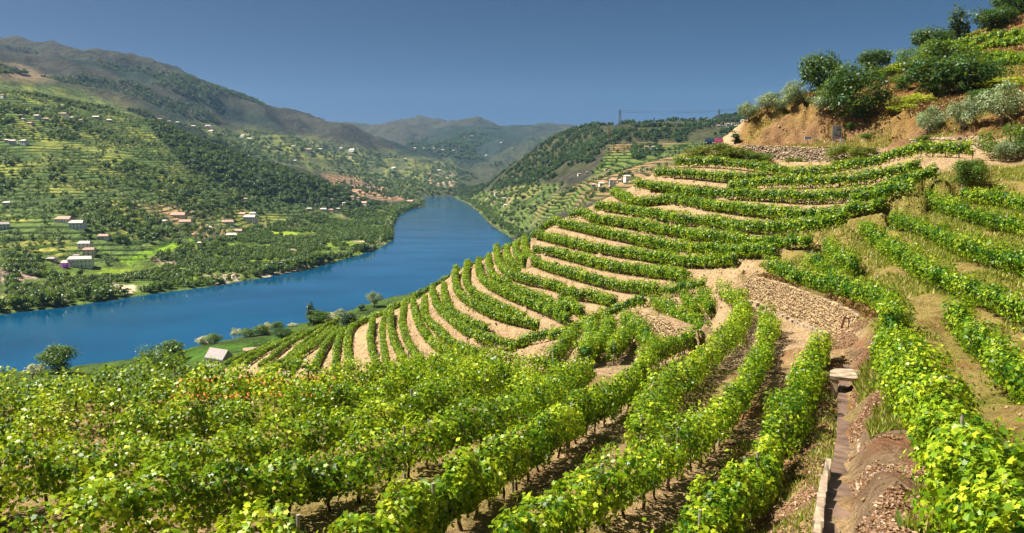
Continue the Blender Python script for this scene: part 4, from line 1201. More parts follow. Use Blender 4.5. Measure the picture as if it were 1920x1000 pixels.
# bushes and trees along the near shore and on the lower spur
SH = 'bushes along the near river bank'
for a in [('green',110,700,66,62,'round topped tree at the near river bank, far left'),('reed',66,702,34,26,'pale fluffy reed bush at the near bank, far left'),
          ('greenbush',308,690,84,62,'big rounded green bush hiding part of the near vineyard'),('reed',383,645,22,18,'small pale reed bush at the water, left one'),
          ('reed',385,646,30,22,'pale plumed bush by the water next to a dark bush'),('green',402,645,32,22,'dark round bush at the water beside the pale plumes'),
          ('reed',444,632,22,22,'grey plumed bush at the water, left of the green clump'),('green',466,632,34,18,'green clump at the water right of the grey plumes'),
          ('reed',500,624,28,24,'buff plumed bush at the water, behind dark shrubs'),('green',490,628,30,22,'dark bush at the water in front of the buff plumes'),
          ('green',520,622,26,22,'small dark bush at the water right of the buff plumes'),('dark',530,636,36,24,'dark low shrub on the sandy strip by the near vineyard'),
          ('reed',549,612,18,8,'tiny pale tuft at the water beyond the sandy strip'),
          ('spiky',582,608,22,42,'leaning tree with bare upper branches by the water'),('green',597,606,44,26,'dark bush under the leaning tree'),
          ('reed',618,600,34,18,'pale round bush at the water right of the leaning tree'),('olive',640,596,26,18,'grey green bush at the water behind the dark pine'),
          ('dark',678,582,14,14,'small round dark bush on the spur skyline over the water')]:
    tree(*a, 'bush', SH, d0=150)
tree('pine', 655, 622, 32, 42, 'dark pine standing among the lower spur vine rows', d0=100)
tree('olive', 702, 576, 32, 34, 'grey forked tree on the skyline where the spur meets the river', d0=110)

# ------------------------------------------------------------------ houses
def roof_mesh(w, d, h, ov=0.5, hip=0.0):
    b = MB()
    x0, x1, y0, y1 = -w / 2 - ov, w / 2 + ov, -d / 2 - ov, d / 2 + ov
    r0, r1 = (x0 + hip, 0, h), (x1 - hip, 0, h)
    e = 0.22
    A, B, C, D_ = (x0, y0, 0), (x1, y0, 0), (x1, y1, 0), (x0, y1, 0)
    lo = lambda p: (p[0], p[1], p[2] - e)
    b.quad(A, B, r1, r0); b.quad(C, D_, r0, r1); b.quad(B, C, r1); b.quad(D_, A, r0)
    for p, q in ((A, B), (B, C), (C, D_), (D_, A)): b.quad(lo(p), lo(q), q, p)
    b.quad(lo(D_), lo(C), lo(B), lo(A))
    return b
WIN = MB().box(-0.5, 0.5, -0.06, 0.04, 0, 1.3).mesh('window', M['glass'])
WFR = MB().box(-0.62, 0.62, -0.09, -0.0, -0.12, 0.0).mesh('sill', M['frame'])
DOOR = MB().box(-0.55, 0.55, -0.06, 0.04, 0, 2.2).mesh('door', M['sign_dark'])
HOUSES = []
def house(px, pyb, wpx, label, wall='white_wall', roof='roof_red', ratio=0.7, storeys=1, hip=1.5, rot=None, group=None, d0=300, chim=True, roofh=None):
    q = cast(px, pyb, 0.0, d0)[0]
    HOUSES.append((q[0], q[1], 0.75 * wpx * q[1] / FPX))
    wpx = wpx * 0.74; w = wpx * q[1] / FPX; dp = w * ratio; h = 3.0 * storeys
    sc_ = max(1.0, w / 14.0) if storeys < 3 else 1.0
    rz = random.uniform(-0.5, 0.5) if rot is None else rot
    root = empty('house', (float(q[0]), float(q[1]), float(q[2]) - 0.3), rz)
    h *= min(sc_, 1.4)
    MB().box(-w / 2, w / 2, -dp / 2, dp / 2, -2.5, h).build('wall', M[wall], root)
    rb = roof_mesh(w, dp, roofh or dp * 0.24, 0.45, min(hip, w * 0.35))
    ro = rb.build('roof', M[roof], root, (0, 0, h + 0.22))
    if chim: MB().box(w * 0.18, w * 0.18 + 0.7, 0.6, 1.3, 0, dp * 0.24 + 1.0).build('chimney', M[wall], ro)
    nw = max(2, min(6, int(w / 3.2)))
    for s in range(storeys):
        for i in range(nw):
            x = -w / 2 + w * (i + 0.5) / nw
            if s == 0 and i == nw // 2 and nw > 2:
                obj('door', DOOR, root, (x, -dp / 2, 0.3)); continue
            wo = obj('window', WIN, root, (x, -dp / 2, 1.0 + s * 3.0 * min(sc_, 1.4)))
            obj('sill', WFR, wo)
    tag(root, label, 'house', group)
    return root
G1 = 'houses of the left bank near the river'
for a, kw in [((152,500,56,'long white house with many windows, lowest of the left bank hamlet'), dict(storeys=2, roof='roof_pale', ratio=0.45, rot=0.25)),
              ((128,497,30,'white annex at the left end of the long white house'), dict(roof='roof_pale', rot=0.3)),
              ((168,478,28,'cream two storey house right above the long white house'), dict(storeys=2, wall='cream_wall', roof='roof_red', rot=0.2)),
              ((160,466,30,'white house with dark attic windows, third up from the orchard'), dict(storeys=2, roof='roof_pale', rot=0.1)),
              ((98,490,22,'ruined grey stone house left of the long white house'), dict(wall='grey_wall', roof='roof_slate', rot=-0.2)),
              ((144,484,16,'small grey shed between the white houses'), dict(wall='grey_wall', roof='roof_slate')),
              ((146,428,34,'white flat looking house with dark windows on the terrace road'), dict(storeys=2, roof='roof_pale', rot=0.05)),
              ((122,416,38,'wide house with reddish roof above the terrace road'), dict(storeys=1, roof='roof_red', rot=-0.05)),
              ((195,447,26,'red roofed cottage alone right of the terrace road'), dict(roof='roof_red', rot=0.15)),
              ((6,430,30,'dark roofed white house at the left edge'), dict(storeys=2, roof='roof_slate', rot=0.5)),
              ((14,384,18,'small white box house at the left edge above the groves'), dict(roof='roof_pale')),
              ((335,408,36,'brown roofed long house in the middle of the left bank'), dict(roof='roof_red', wall='cream_wall')),
              ((348,420,30,'white house below the brown roofed long house'), dict(roof='roof_red')),
              ((309,418,14,'little white house left of the brown roofed one'), dict(roof='roof_pale')),
              ((390,430,18,'pale house beside the bright green field'), dict(roof='roof_pale')),
              ((374,464,10,'narrow white tower like house at the end of the bright vineyard'), dict(storeys=2, roof='roof_pale', ratio=1.0)),
              ((427,420,28,'white gabled house above the pale field on the plain'), dict(roof='roof_red')),
              ((434,444,26,'white cottage with two gables at the orchard edge'), dict(roof='roof_pale')),
              ((448,436,22,'small house right behind the two gabled cottage'), dict(roof='roof_red')),
              ((470,416,30,'largest white house of the hamlet over the orchards'), dict(storeys=2, roof='roof_pale')),
              ((456,404,20,'pink walled house at the top of the orchard hamlet'), dict(roof='roof_red', wall='cream_wall')),
              ((474,403,16,'small white house at the top right of the orchard hamlet'), dict(roof='roof_pale')),
              ((683,384,22,'long low white house by the far end of the orchards'), dict(roof='roof_red')),
              ((770,380,18,'reddish house on the wooded point in the river'), dict(roof='roof_red', wall='cream_wall'))]:
    house(*a, group=G1, **kw)
tree('purple', 121, 502, 16, 10, 'purple flowering bush beside the long white house', 'bush', d0=300)
def hamlet(pts, label, group, d0=800, **kw):
    ords = ['leftmost', 'second', 'third', 'fourth', 'fifth', 'sixth', 'seventh', 'eighth', 'ninth', 'tenth', 'eleventh', 'twelfth', 'thirteenth', 'fourteenth']
    for i, (px, py, w) in enumerate(sorted(pts)):
        lb = (ords[i] + (' ' if i == 0 else ' from the left, ') + label)
        house(px, py, w, lb, group=group, d0=d0, chim=False, roof=random.choice(['roof_red', 'roof_pale', 'roof_pale']), wall=random.choice(['white_wall', 'white_wall', 'cream_wall']), storeys=random.choice([1, 1, 2]), **kw)
hamlet([(6,184,10),(39,219,10),(44,226,9),(70,223,14),(86,226,14),(58,234,15),(121,219,16),(136,226,10),(152,231,10),(180,222,16),(205,228,12),(117,200,7)], 'white house of the village high on the left hillside', 'upper left village')
hamlet([(13,266,12),(25,271,16),(46,271,17)], 'white house of the group of three on the left terraces', 'three houses on the left terraces')
hamlet([(300,225,9),(318,231,9),(333,231,9),(363,238,10),(390,240,12),(397,248,14),(418,253,8),(456,258,12),(468,262,12),(452,262,8)], 'small house of the hazy village behind the dark wooded spur', 'hazy village behind the spur', 1900)
hamlet([(580,394,12),(607,395,16),(622,396,12),(634,394,10),(661,374,12),(623,376,8),(461,376,10),(645,386,8),(672,376,8)], 'small house of the riverside hamlet below the terraces', 'riverside hamlet')
hamlet([(505,278,9),(553,304,9),(550,276,9),(580,284,14),(661,284,16),(658,298,10),(739,318,12),(805,327,8),(823,321,9),(600,283,10),(640,280,8),(520,285,8),(700,300,6),(760,300,6)], 'tiny house of the villages in the middle valley', 'villages of the middle valley', 2000)
hamlet([(778,279,7),(795,280,6),(814,279,6),(830,282,6),(870,259,6),(885,257,7),(912,292,6),(894,293,6),(882,274,6),(850,283,6),(940,268,5),(925,262,5),(960,280,5)], 'tiny pale house on the slopes of the farthest mountain', 'houses of the farthest mountain', 4200)
hamlet([(1113,350,9),(1128,348,14),(1149,347,18),(1176,340,16),(1162,342,8)], 'white house of the farm row right of the river', 'farm row right of the river', 700)
hamlet([(1213,278,10),(1225,278,9)], 'orange roofed house by the dark grove on the right hill', 'two houses by the grove', 900)
hamlet([(945,374,8),(948,387,9),(930,366,7),(1086,329,8),(1100,326,6),(1136,320,6),(1144,321,6)], 'small house along the road on the right bank', 'houses along the right bank road', 900)
hamlet([(1347,241,10),(1358,236,8),(1365,238,8),(1374,234,7),(1380,238,8),(1387,238,9),(1378,226,7),(1386,243,7),(1392,230,7),(1278,237,7),(1246,240,6)], 'white house of the village on the right hill', 'village on the right hill', 900)
# near bank buildings
house(412, 684, 60, 'slate roofed white stone house on the near river bank', roof='roof_slate', ratio=0.55, rot=-0.5, d0=250, hip=0.0, roofh=3.2)
house(478, 668, 52, 'brown roofed long shed beside the slate roofed house', roof='roof_red', ratio=0.4, rot=0.35, wall='grey_wall', d0=250, hip=0.0)
q_ = P3(490, 692, 66)
shed = empty('shed', (float(q_[0]), float(q_[1]), float(q_[2]) - 6.1), 0.03)
MB().box(-6.4, 6.4, -2.4, 2.4, -6, 4.2).build('wall', M['cream_wall'], shed)
sr = roof_mesh(12.8, 4.8, 0.9, 0.4, 0.0).build('roof', M['roof_orange'], shed, (0, 0, 4.45))
tm_ = MB()
for i in range(30):
    x = -6.5 + i * 0.44
    tm_.bar((x, -2.75, 0.05), (x, 0, 0.98), 0.1, 0.1, 5)
tag(tm_.build('tiles', M['roof_orange'], sr), kind='stuff')
tag(shed, 'long shed with orange tiled roof just beyond the foreground vines', 'shed')

# ------------------------------------------------------------------ far trees
def far_proto(kind, mat, nleaf, leaf, seed):
    cm, cen = crown_mesh('tree', kind, nleaf, leaf, seed, M[mat])
    cm.materials.append(M['bark'])
    return cm
FARP = {}
for nm, kd, mt, nlf, lf in (('round', 'round', 'tree_green', 150, 0.17), ('dark', 'round', 'tree_dark', 150, 0.17), ('olive', 'olive', 'tree_olive', 130, 0.17),
                            ('pine', 'pine', 'tree_pine', 150, 0.15), ('poplar', 'poplar', 'tree_green', 160, 0.12), ('reed', 'bush', 'reed', 110, 0.18)):
    FARP[nm] = [far_proto(kd, mt, nlf, lf, hash_seed(nm) + j) for j in range(3)]

SCAT = []     # kind, x, y, z, height, zone
def scatter(zone, poly, n, d0, d1, kinds, h0, h1, mask=None, seed=0):
    rng = np.random.default_rng(500 + seed)
    x0 = min(p[0] for p in poly); x1 = max(p[0] for p in poly)
    m = n * 14
    D = np.sqrt(rng.uniform(d0 * d0, d1 * d1, m)); px = rng.uniform(x0, x1, m)
    a, _ = ray(px, 400); x = a * D
    z = H(x.copy(), D.copy(), False)
    qx, qy = project(x, D, z)
    ok = inpoly(qx, qy, poly) & (z > 0.6)
    if mask is not None: ok &= mask(x, D)
    id_ = np.nonzero(ok)[0][:n]
    names = [k for k, w in kinds for _ in range(w)]
    for i in id_:
        SCAT.append((names[rng.integers(len(names))], x[i], D[i], z[i], rng.uniform(h0, h1), zone))
def shore_belt(line, n, zone, kinds, h0, h1, side, off, seed, dmax=2700):
    rng = np.random.default_rng(seed); L = np.array(line); d = np.r_[0, np.cumsum(np.linalg.norm(np.diff(L, axis=0), axis=1))]
    names = [k for k, w in kinds for _ in range(w)]
    s = rng.uniform(0, d[-1], n); x = np.interp(s, d, L[:, 0]); y = np.interp(s, d, L[:, 1])
    x2 = np.interp(s + 2, d, L[:, 0]) - x; y2 = np.interp(s + 2, d, L[:, 1]) - y; l_ = np.hypot(x2, y2) + 1e-6
    o_ = rng.uniform(0.5, 1, n) ** 1.5 * off
    x = x - y2 / l_ * o_ * side; y = y + x2 / l_ * o_ * side
    z = H(x.copy(), y.copy(), False)
    for i in range(n):
        if z[i] > 0.3 and y[i] < dmax:
            SCAT.append((names[rng.integers(len(names))], x[i], y[i], z[i], rng.uniform(h0, h1) * (0.6 if fbm(np.array([s[i] / 60]), np.array([3.0]), 2, 4)[0] < -0.05 else 1), zone))
patch = lambda sc, th, sd: (lambda x, y: fbm(x / sc, y / sc, 3, sd) > th)
shore_belt(LEFT_SHORE, 900, 'shore', [('round', 4), ('dark', 6), ('poplar', 4), ('reed', 2)], 5, 13, 1, 15, 5)
shore_belt(RIGHT_SHORE[:7], 420, 'rbank', [('round', 4), ('dark', 6)], 4, 9, 1, 16, 6)
scatter('plain', ZONES['plain'], 5200, 600, 2300, [('round', 5), ('dark', 6)], 4.5, 7.5, patch(55, -0.2, 71), 2)
scatter('slope', ZONES['left_slope'], 7500, 780, 1900, [('olive', 9), ('dark', 4), ('round', 4)], 3.0, 6.5, patch(70, -0.20, 73), 3)
scatter('slope', ZONES['left_slope'], 1900, 900, 1900, [('dark', 5), ('round', 2)], 6, 11, patch(120, 0.08, 74), 4)
scatter('forest', ZONES['forest_spur'], 2600, 1100, 2100, [('pine', 5), ('dark', 5)], 8, 14, None, 5)
scatter('forest', [(100,148),(240,180),(330,222),(320,240),(230,205),(120,165)], 260, 1600, 2700, [('pine', 1)], 10, 16, None, 6)
scatter('mid', ZONES['mid_valley'], 4000, 2000, 4500, [('dark', 5), ('olive', 2), ('round', 2)], 8, 15, patch(150, -0.2, 75), 7)
scatter('mount', [(0,85),(330,138),(560,212),(760,275),(760,292),(500,250),(300,215),(60,140),(0,140)], 4500, 2400, 5000, [('pine', 4), ('dark', 3)], 10, 18, patch(420, 0.0, 57), 8)
scatter('mid', [(590,350),(700,330),(760,360),(860,350),(800,372),(700,372)], 260, 2000, 3200, [('dark', 5), ('pine', 2)], 8, 14, None, 9)
scatter('rforest', ZONES['right_forest'], 5500, 1350, 2900, [('pine', 6), ('dark', 3)], 7, 13, lambda x, y: (fbm(x / 110, y / 110, 3, 97) > -0.16) & ((x < 210) | (fbm(x / 80, y / 80, 3, 98) > -0.02)), 10)
scatter('rterr', ZONES['right_terr'], 330, 900, 1900, [('dark', 4), ('olive', 2), ('round', 2)], 4, 8, patch(60, 0.02, 77), 11)
scatter('rbank', ZONES['right_bank'], 420, 1000, 2600, [('round', 4), ('dark', 5)], 4, 9, None, 12)
scatter('rbank', [(1180,278),(1235,272),(1245,285),(1200,300),(1185,298)], 90, 1100, 1800, [('dark', 1)], 7, 11, None, 13)
scatter('l4', [(760,270),(900,240),(1050,250),(1000,290),(900,320),(800,300)], 2500, 4500, 8200, [('dark', 1)], 14, 26, patch(500, -0.05, 79), 14)
_h = np.array(HOUSES)
def clear_of_houses(x, y):       # nothing grows through a house or hides its river front
    dx = _h[:, 0] - x; dy = _h[:, 1] - y
    return not (((np.hypot(dx, dy) < _h[:, 2] * 0.9 + 3) | ((np.abs(dx) < _h[:, 2] * 0.7) & (dy > 0) & (dy < _h[:, 2] * 1.6 + 8))).any())
SCAT = [q for q in SCAT if clear_of_houses(q[1], q[2])]
SCAT.sort(key=lambda s: -s[4] / s[2])
FL = {'shore': 'tree or bush in the dense belt along the far river bank', 'plain': 'round orchard tree on the plain across the river', 'slope': 'small tree among the terraces of the left hillside',
      'forest': 'tree of the dark wood on the left spur', 'rbank': 'tree on the right bank of the river bend', 'mid': 'tree in the hazy middle valley', 'mount': 'tree on the big left mountain', 'rforest': 'pine of the wooded hill right of the river', 'rterr': 'small tree among the terraces right of the river', 'l4': 'tree on the farthest mountain'}
rest = {}
nind = 0
for kd, x, y, z, h, zn in SCAT:
    if nind < 290 and zn in ('shore', 'plain', 'slope'):
        nind += 1
        o = obj('tree', random.choice(FARP[kd]), None, (x, y, z - 0.04 * h))
        o.rotation_euler = (0, 0, random.uniform(0, 6.28))
        wv = random.uniform(0.85, 1.25); o.scale = (h * wv, h * wv, h)
        tag(o, FL[zn], 'tree', FL[zn])
    else:
        rest.setdefault(kd, []).append((x, y, z - 0.04 * h, h))

def gn_scatter(name, pts, meshes):
    """many far trees as one mass: points carry a scale and a turn, geometry nodes set the tree there"""
    pts = np.array(pts)
    me = bpy.data.meshes.new(name)
    me.vertices.add(len(pts)); me.vertices.foreach_set('co', pts[:, :3].astype(np.float32).ravel())
    rng = np.random.default_rng(len(pts))
    wv = rng.uniform(0.85, 1.3, len(pts))
    at = me.attributes.new('sc', 'FLOAT_VECTOR', 'POINT'); at.data.foreach_set('vector', np.c_[pts[:, 3] * wv, pts[:, 3] * wv, pts[:, 3]].astype(np.float32).ravel())
    at = me.attributes.new('rot', 'FLOAT_VECTOR', 'POINT'); at.data.foreach_set('vector', np.c_[np.zeros(len(pts)), np.zeros(len(pts)), rng.uniform(0, 6.28, len(pts))].astype(np.float32).ravel())
    o = obj(name, me)
    ng = bpy.data.node_groups.new(name, 'GeometryNodeTree')
    ng.interface.new_socket('Geometry', in_out='INPUT', socket_type='NodeSocketGeometry')
    ng.interface.new_socket('Geometry', in_out='OUTPUT', socket_type='NodeSocketGeometry')
    n = ng.nodes; l = ng.links
    gi = n.new('NodeGroupInput'); go = n.new('NodeGroupOutput')
    oi = n.new('GeometryNodeObjectInfo'); oi.inputs['Object'].default_value = meshes; oi.inputs['As Instance'].default_value = True
    oi.transform_space = 'ORIGINAL'
    ip = n.new('GeometryNodeInstanceOnPoints')
    a1 = n.new('GeometryNodeInputNamedAttribute'); a1.data_type = 'FLOAT_VECTOR'; a1.inputs['Name'].default_value = 'sc'
    a2 = n.new('GeometryNodeInputNamedAttribute'); a2.data_type = 'FLOAT_VECTOR'; a2.inputs['Name'].default_value = 'rot'
    l.new(gi.outputs[0], ip.inputs['Points']); l.new(oi.outputs['Geometry'], ip.inputs['Instance'])
    l.new(a1.outputs['Attribute'], ip.inputs['Scale'])
    e2r = n.new('FunctionNodeEulerToRotation'); l.new(a2.outputs['Attribute'], e2r.inputs[0]); l.new(e2r.outputs[0], ip.inputs['Rotation'])
    l.new(ip.outputs[0], go.inputs[0])
    md = o.modifiers.new('trees', 'NODES'); md.node_group = ng
    return o
RN = {'round': 'broadleaf_wood', 'dark': 'dark_wood', 'olive': 'olive_groves', 'pine': 'pine_wood', 'poplar': 'poplar_belt', 'reed': 'reed_belt'}
RL = {'round': 'green broadleaf trees spread over the valley slopes', 'dark': 'dark trees massed over the valley slopes', 'olive': 'pale olive groves on the left hillside', 'pine': 'dark pine woods on the hills',
      'poplar': 'slim poplars along the far bank', 'reed': 'pale bushes along the far bank'}
for kd, pts in rest.items():
    # the mass takes its shape from one tree of the kind that stands in the scene
    src = None
    for o in COL.objects:
        if o.name.split('.')[0] == 'tree' and o.type == 'MESH' and o.data in FARP[kd]: src = o; break
    if src is None:
        x, y, z, h = pts.pop(0)
        src = obj('tree', FARP[kd][0], None, (x, y, z)); src.scale = (h, h, h); tag(src, {'pine': 'pine tree at the near edge of the dark woods', 'poplar': 'slim poplar on the far river bank', 'reed': 'pale bush on the far river bank', 'olive': 'pale olive on the left hillside', 'dark': 'dark tree on the left hillside', 'round': 'green tree on the left hillside'}[kd], 'tree')
    tag(gn_scatter(RN[kd], pts, src), RL[kd], 'woods', kind='stuff')

# ------------------------------------------------------------------ road, cars, signs
rd = []
RP = [(1290,150),(1340,149.5),(1390,146),(1450,140),(1500,136),(1560,131),(1640,122),(1720,114),(1800,107),(1860,102),(1960,95)]
rc = catmull(np.array([(ray(p, 500)[0] * D, D) for p, D in RP]), 1.5)
rzv = ground(rc[:, 0], rc[:, 1]); rzv = np.convolve(np.pad(rzv, 6, mode='edge'), np.ones(13) / 13, 'valid')
rt = np.gradient(rc, axis=0); rt /= np.linalg.norm(rt, axis=1, keepdims=True); rn = np.c_[-rt[:, 1], rt[:, 0]]
M['asphalt'] = plain('asphalt', (0.16, 0.15, 0.145), 0.9, 0.15, 1.0)
L_ = np.c_[rc - rn * 1.9, rzv - 0.12]; R_ = np.c_[rc + rn * 1.9, rzv - 0.12]
rv = np.concatenate([L_, R_]); nn_ = len(rc)
tag(obj('road', mesh_np('road', rv, np.c_[np.arange(nn_ - 1), np.arange(1, nn_), nn_ + np.arange(1, nn_), nn_ + np.arange(nn_ - 1)], [M['asphalt']], True)), kind='structure')
def road_at(px):
    pxs = project(rc[:, 0], rc[:, 1], rzv)[0]
    i = int(np.argmin(np.abs(pxs - px))); return rc[i], float(ground(*rc[i])) + 0.05, rt[i]
def car(px, paint, label):
    p, z, t = road_at(px)
    root = empty('parked_car', (float(p[0]), float(p[1]), float(z)), math.atan2(p[1], p[0]) + math.pi)
    prof = [(-2.1, 0.35), (-2.15, 0.8), (-1.9, 0.95), (-1.35, 1.0), (-0.75, 1.48), (0.65, 1.5), (1.35, 1.02), (2.05, 0.9), (2.15, 0.4)]
    b = MB(); n = len(prof)
    for y in (-0.85, 0.85): b.v += [(x, y * (0.86 if z_ > 1.2 else 1), z_) for x, z_ in prof]
    b.f.append(tuple(range(n))); b.f.append(tuple(reversed(range(n, 2 * n))))
    for i in range(n): b.f.append((i, n + i, n + (i + 1) % n, (i + 1) % n))
    b.build('body', paint, root)
    for s in (-1, 1):
        MB().quad((-1.2, s * 0.87, 1.02), (1.15, s * 0.87, 1.02), (0.62, s * 0.77, 1.42), (-0.7, s * 0.77, 1.42)).build if False else None
        w = MB(); w.quad((-1.15, s * 0.872, 1.04), (1.15, s * 0.872, 1.04), (0.62, s * 0.752, 1.42), (-0.7, s * 0.752, 1.42)); w.build('side_window', M['glass'], root)
        for x in (-1.3, 1.3):
            wh = MB().bar((x, s * 0.72, 0.32), (x, s * 0.9, 0.32), 0.32, 0.32, 14).build('wheel', M['sign_dark'], root)
            MB().bar((x, s * 0.89, 0.32), (x, s * 0.915, 0.32), 0.18, 0.18, 10).build('rim', M['steel'], wh)
        MB().box(2.08, 2.16, s * 0.6 - 0.15, s * 0.6 + 0.15, 0.62, 0.76).build('headlight', M['sign_white'], root)
    tag(root, label, 'car', 'cars parked on the road bend')
car(1334, plain('car_paint_dark', (0.015, 0.03, 0.05), 0.3, 0.05), 'dark car parked on the road bend above the bushes')
car(1346, plain('car_paint_pink', (0.17, 0.03, 0.07), 0.3, 0.05), 'pinkish red car parked on the road bend beside the dark car')

def sign_root(px, D, name, label):
    a, _ = ray(px, 270); x = a * D
    z = float(ground(x, D))
    r = empty(name, (float(x), float(D), z), 0); tag(r, label, 'sign'); return r
S = D_S = 134.5
s1 = sign_root(1568, 130.5, 'road_sign', 'large grey direction sign on two posts above the road wall')
zt_ = P3(1568, 236, 130.5)[2] - s1.location.z; zb_ = P3(1568, 261, 130.5)[2] - s1.location.z
for x in (-0.62, 0.62): MB().bar((x, 0.06, -0.5), (x, 0.06, zt_ - 0.05), 0.05, 0.05, 8).build('post', M['steel'], s1)
pan = MB().box(-0.72, 0.72, -0.03, 0.03, zb_, zt_).build('panel', M['sign_grey'], s1)
bd = MB()
for a in ((-0.75, 0.75, zt_ - 0.02, zt_ + 0.03), (-0.75, 0.75, zb_ - 0.03, zb_ + 0.02), (-0.76, -0.71, zb_, zt_), (0.71, 0.76, zb_, zt_)): bd.box(a[0], a[1], -0.045, 0.04, a[2], a[3])
bd.build('border', M['steel'], pan)
hh = zt_ - zb_
MB().box(-0.1, 0.70, -0.045, -0.031, zb_ + hh * 0.62, zb_ + hh * 0.72).build('green_strip', M['sign_green'], pan)
MB().box(0.45, 0.52, -0.045, -0.031, zb_ + hh * 0.16, zb_ + hh * 0.55).build('red_strip', M['sign_red'], pan)
MB().box(0.53, 0.68, -0.045, -0.031, zb_ + hh * 0.16, zb_ + hh * 0.55).build('blue_strip', M['sign_green'], pan)
MB().box(-0.12, 0.45, -0.045, -0.031, zb_ + hh * 0.2, zb_ + hh * 0.25).build('dark_strip', M['sign_dark'], pan)
MB().box(-0.6, 0.55, -0.045, -0.031, zb_ + hh * 0.09, zb_ + hh * 0.115).build('red_line', M['sign_red'], pan)
tl = MB(); rg = random.Random(4)
for fy, x0, x1 in ((0.94, 0.18, 0.5), (0.84, 0.02, 0.62), (0.77, -0.02, 0.66), (0.46, -0.32, 0.02), (0.37, -0.45, 0.12), (0.29, -0.5, 0.2), (0.03, -0.3, -0.05)):
    x = x0
    while x < x1:
        w = rg.uniform(0.03, 0.06); tl.box(x, x + w, -0.045, -0.031, zb_ + hh * (fy - 0.022), zb_ + hh * (fy + rg.uniform(0.008, 0.028))); x += w + 0.02
tl.build('lettering', M['sign_dark'], pan)
s2 = sign_root(1515, 134.5, 'arrow_sign', 'white arrow shaped direction sign with blue lettering, two posts')
z0 = P3(1515, 262, 134.5)[2] - s2.location.z; z1 = P3(1515, 256, 134.5)[2] - s2.location.z
for x in (-0.55, -0.08): MB().bar((x, 0.06, -0.5), (x, 0.06, z1), 0.045, 0.045, 8).build('post', M['steel'], s2)
ab = MB(); zc_ = (z0 + z1) / 2
fr_pts = [(-0.62, z0), (0.45, z0), (0.68, zc_), (0.45, z1), (-0.62, z1)]
ab.v = [(x, -0.03, z) for x, z in fr_pts] + [(x, 0.03, z) for x, z in fr_pts]
ab.f = [(0, 1, 2, 3, 4), (9, 8, 7, 6, 5)] + [(i, 5 + i, 5 + (i + 1) % 5, (i + 1) % 5) for i in range(5)]
ap = ab.build('panel', M['sign_white'], s2)
MB().box(-0.52, -0.36, -0.045, -0.031, z0 + 0.1, z1 - 0.1).build('pictogram', M['sign_blue'], ap)
lt = MB(); x = -0.28
while x < 0.36: lt.box(x, x + 0.07, -0.045, -0.031, zc_ - 0.1, zc_ + rg.uniform(0.08, 0.14)); x += 0.1
lt.build('lettering', M['sign_blue'], ap)
s3 = sign_root(1579, 130.2, 'white_sign', 'small blank white sign on two short posts beside the large sign')
z0 = P3(1579, 266, 130.2)[2] - s3.location.z; z1 = P3(1579, 260, 130.2)[2] - s3.location.z
for x in (-0.25, 0.25): MB().bar((x, 0.05, -0.5), (x, 0.05, z1), 0.035, 0.035, 6).build('post', M['steel'], s3)
MB().box(-0.36, 0.36, -0.03, 0.03, z0, z1).build('panel', M['sign_white'], s3)
s4 = sign_root(1530, 134.5, 'lamp_post', 'thin bare steel post with a small head right of the arrow sign')
hz_ = P3(1530, 256, 134.5)[2] - s4.location.z
MB().bar((0, 0, -0.5), (0, 0, hz_), 0.04, 0.04, 7).build('post', M['steel'], s4)
MB().box(-0.12, 0.12, -0.05, 0.05, hz_, hz_ + 0.12).build('head', M['steel'], s4); s4['category'] = 'post'

# ------------------------------------------------------------------ water channel and slab bridge
M['concrete'] = plain('worn_concrete', (0.31, 0.24, 0.17), 0.95, 0.6, 2.2)
M['wet'] = plain('wet_channel_floor', (0.17, 0.11, 0.08), 0.5, 0.5, 1.6)
chz = ground(CH[:, 0], CH[:, 1]); chz = np.convolve(np.pad(chz, 4, mode='edge'), np.ones(9) / 9, 'valid')
ctn = np.gradient(CH, axis=0); ctn /= np.linalg.norm(ctn, axis=1, keepdims=True); cnn = np.c_[-ctn[:, 1], ctn[:, 0]]   # points left
o = np.r_[CH[len(CH) // 2], chz[len(CH) // 2]]
chr_ = empty('water_channel', tuple(float(c) for c in o)); tag(chr_, 'narrow concrete water channel running down the gully towards the slab bridge', 'channel')
def ribbon(name, offs, mat, dmax=99):
    V = []; n = int((CH[:, 1] < dmax).sum()); m = len(offs)
    rg = random.Random(len(offs))
    for i in range(n):
        for (s, h) in offs:
            V.append((CH[i, 0] + cnn[i, 0] * s - o[0] + rg.uniform(-.02, .02), CH[i, 1] + cnn[i, 1] * s - o[1], chz[i] + h - o[2] + (0 if h < .2 else rg.choice((-.08, -.03, 0, 0, .03)))))
    F = [(i * m + j, i * m + j + 1, (i + 1) * m + j + 1, (i + 1) * m + j) for i in range(n - 1) for j in range(m - 1)]
    return obj(name, mesh_np(name, V, np.array(F), [mat]), chr_)
ribbon('floor', [(-0.34, 0.06), (-0.1, 0.04), (0.1, 0.05), (0.34, 0.06)], M['wet'])
rg = random.Random(12); kk = 0
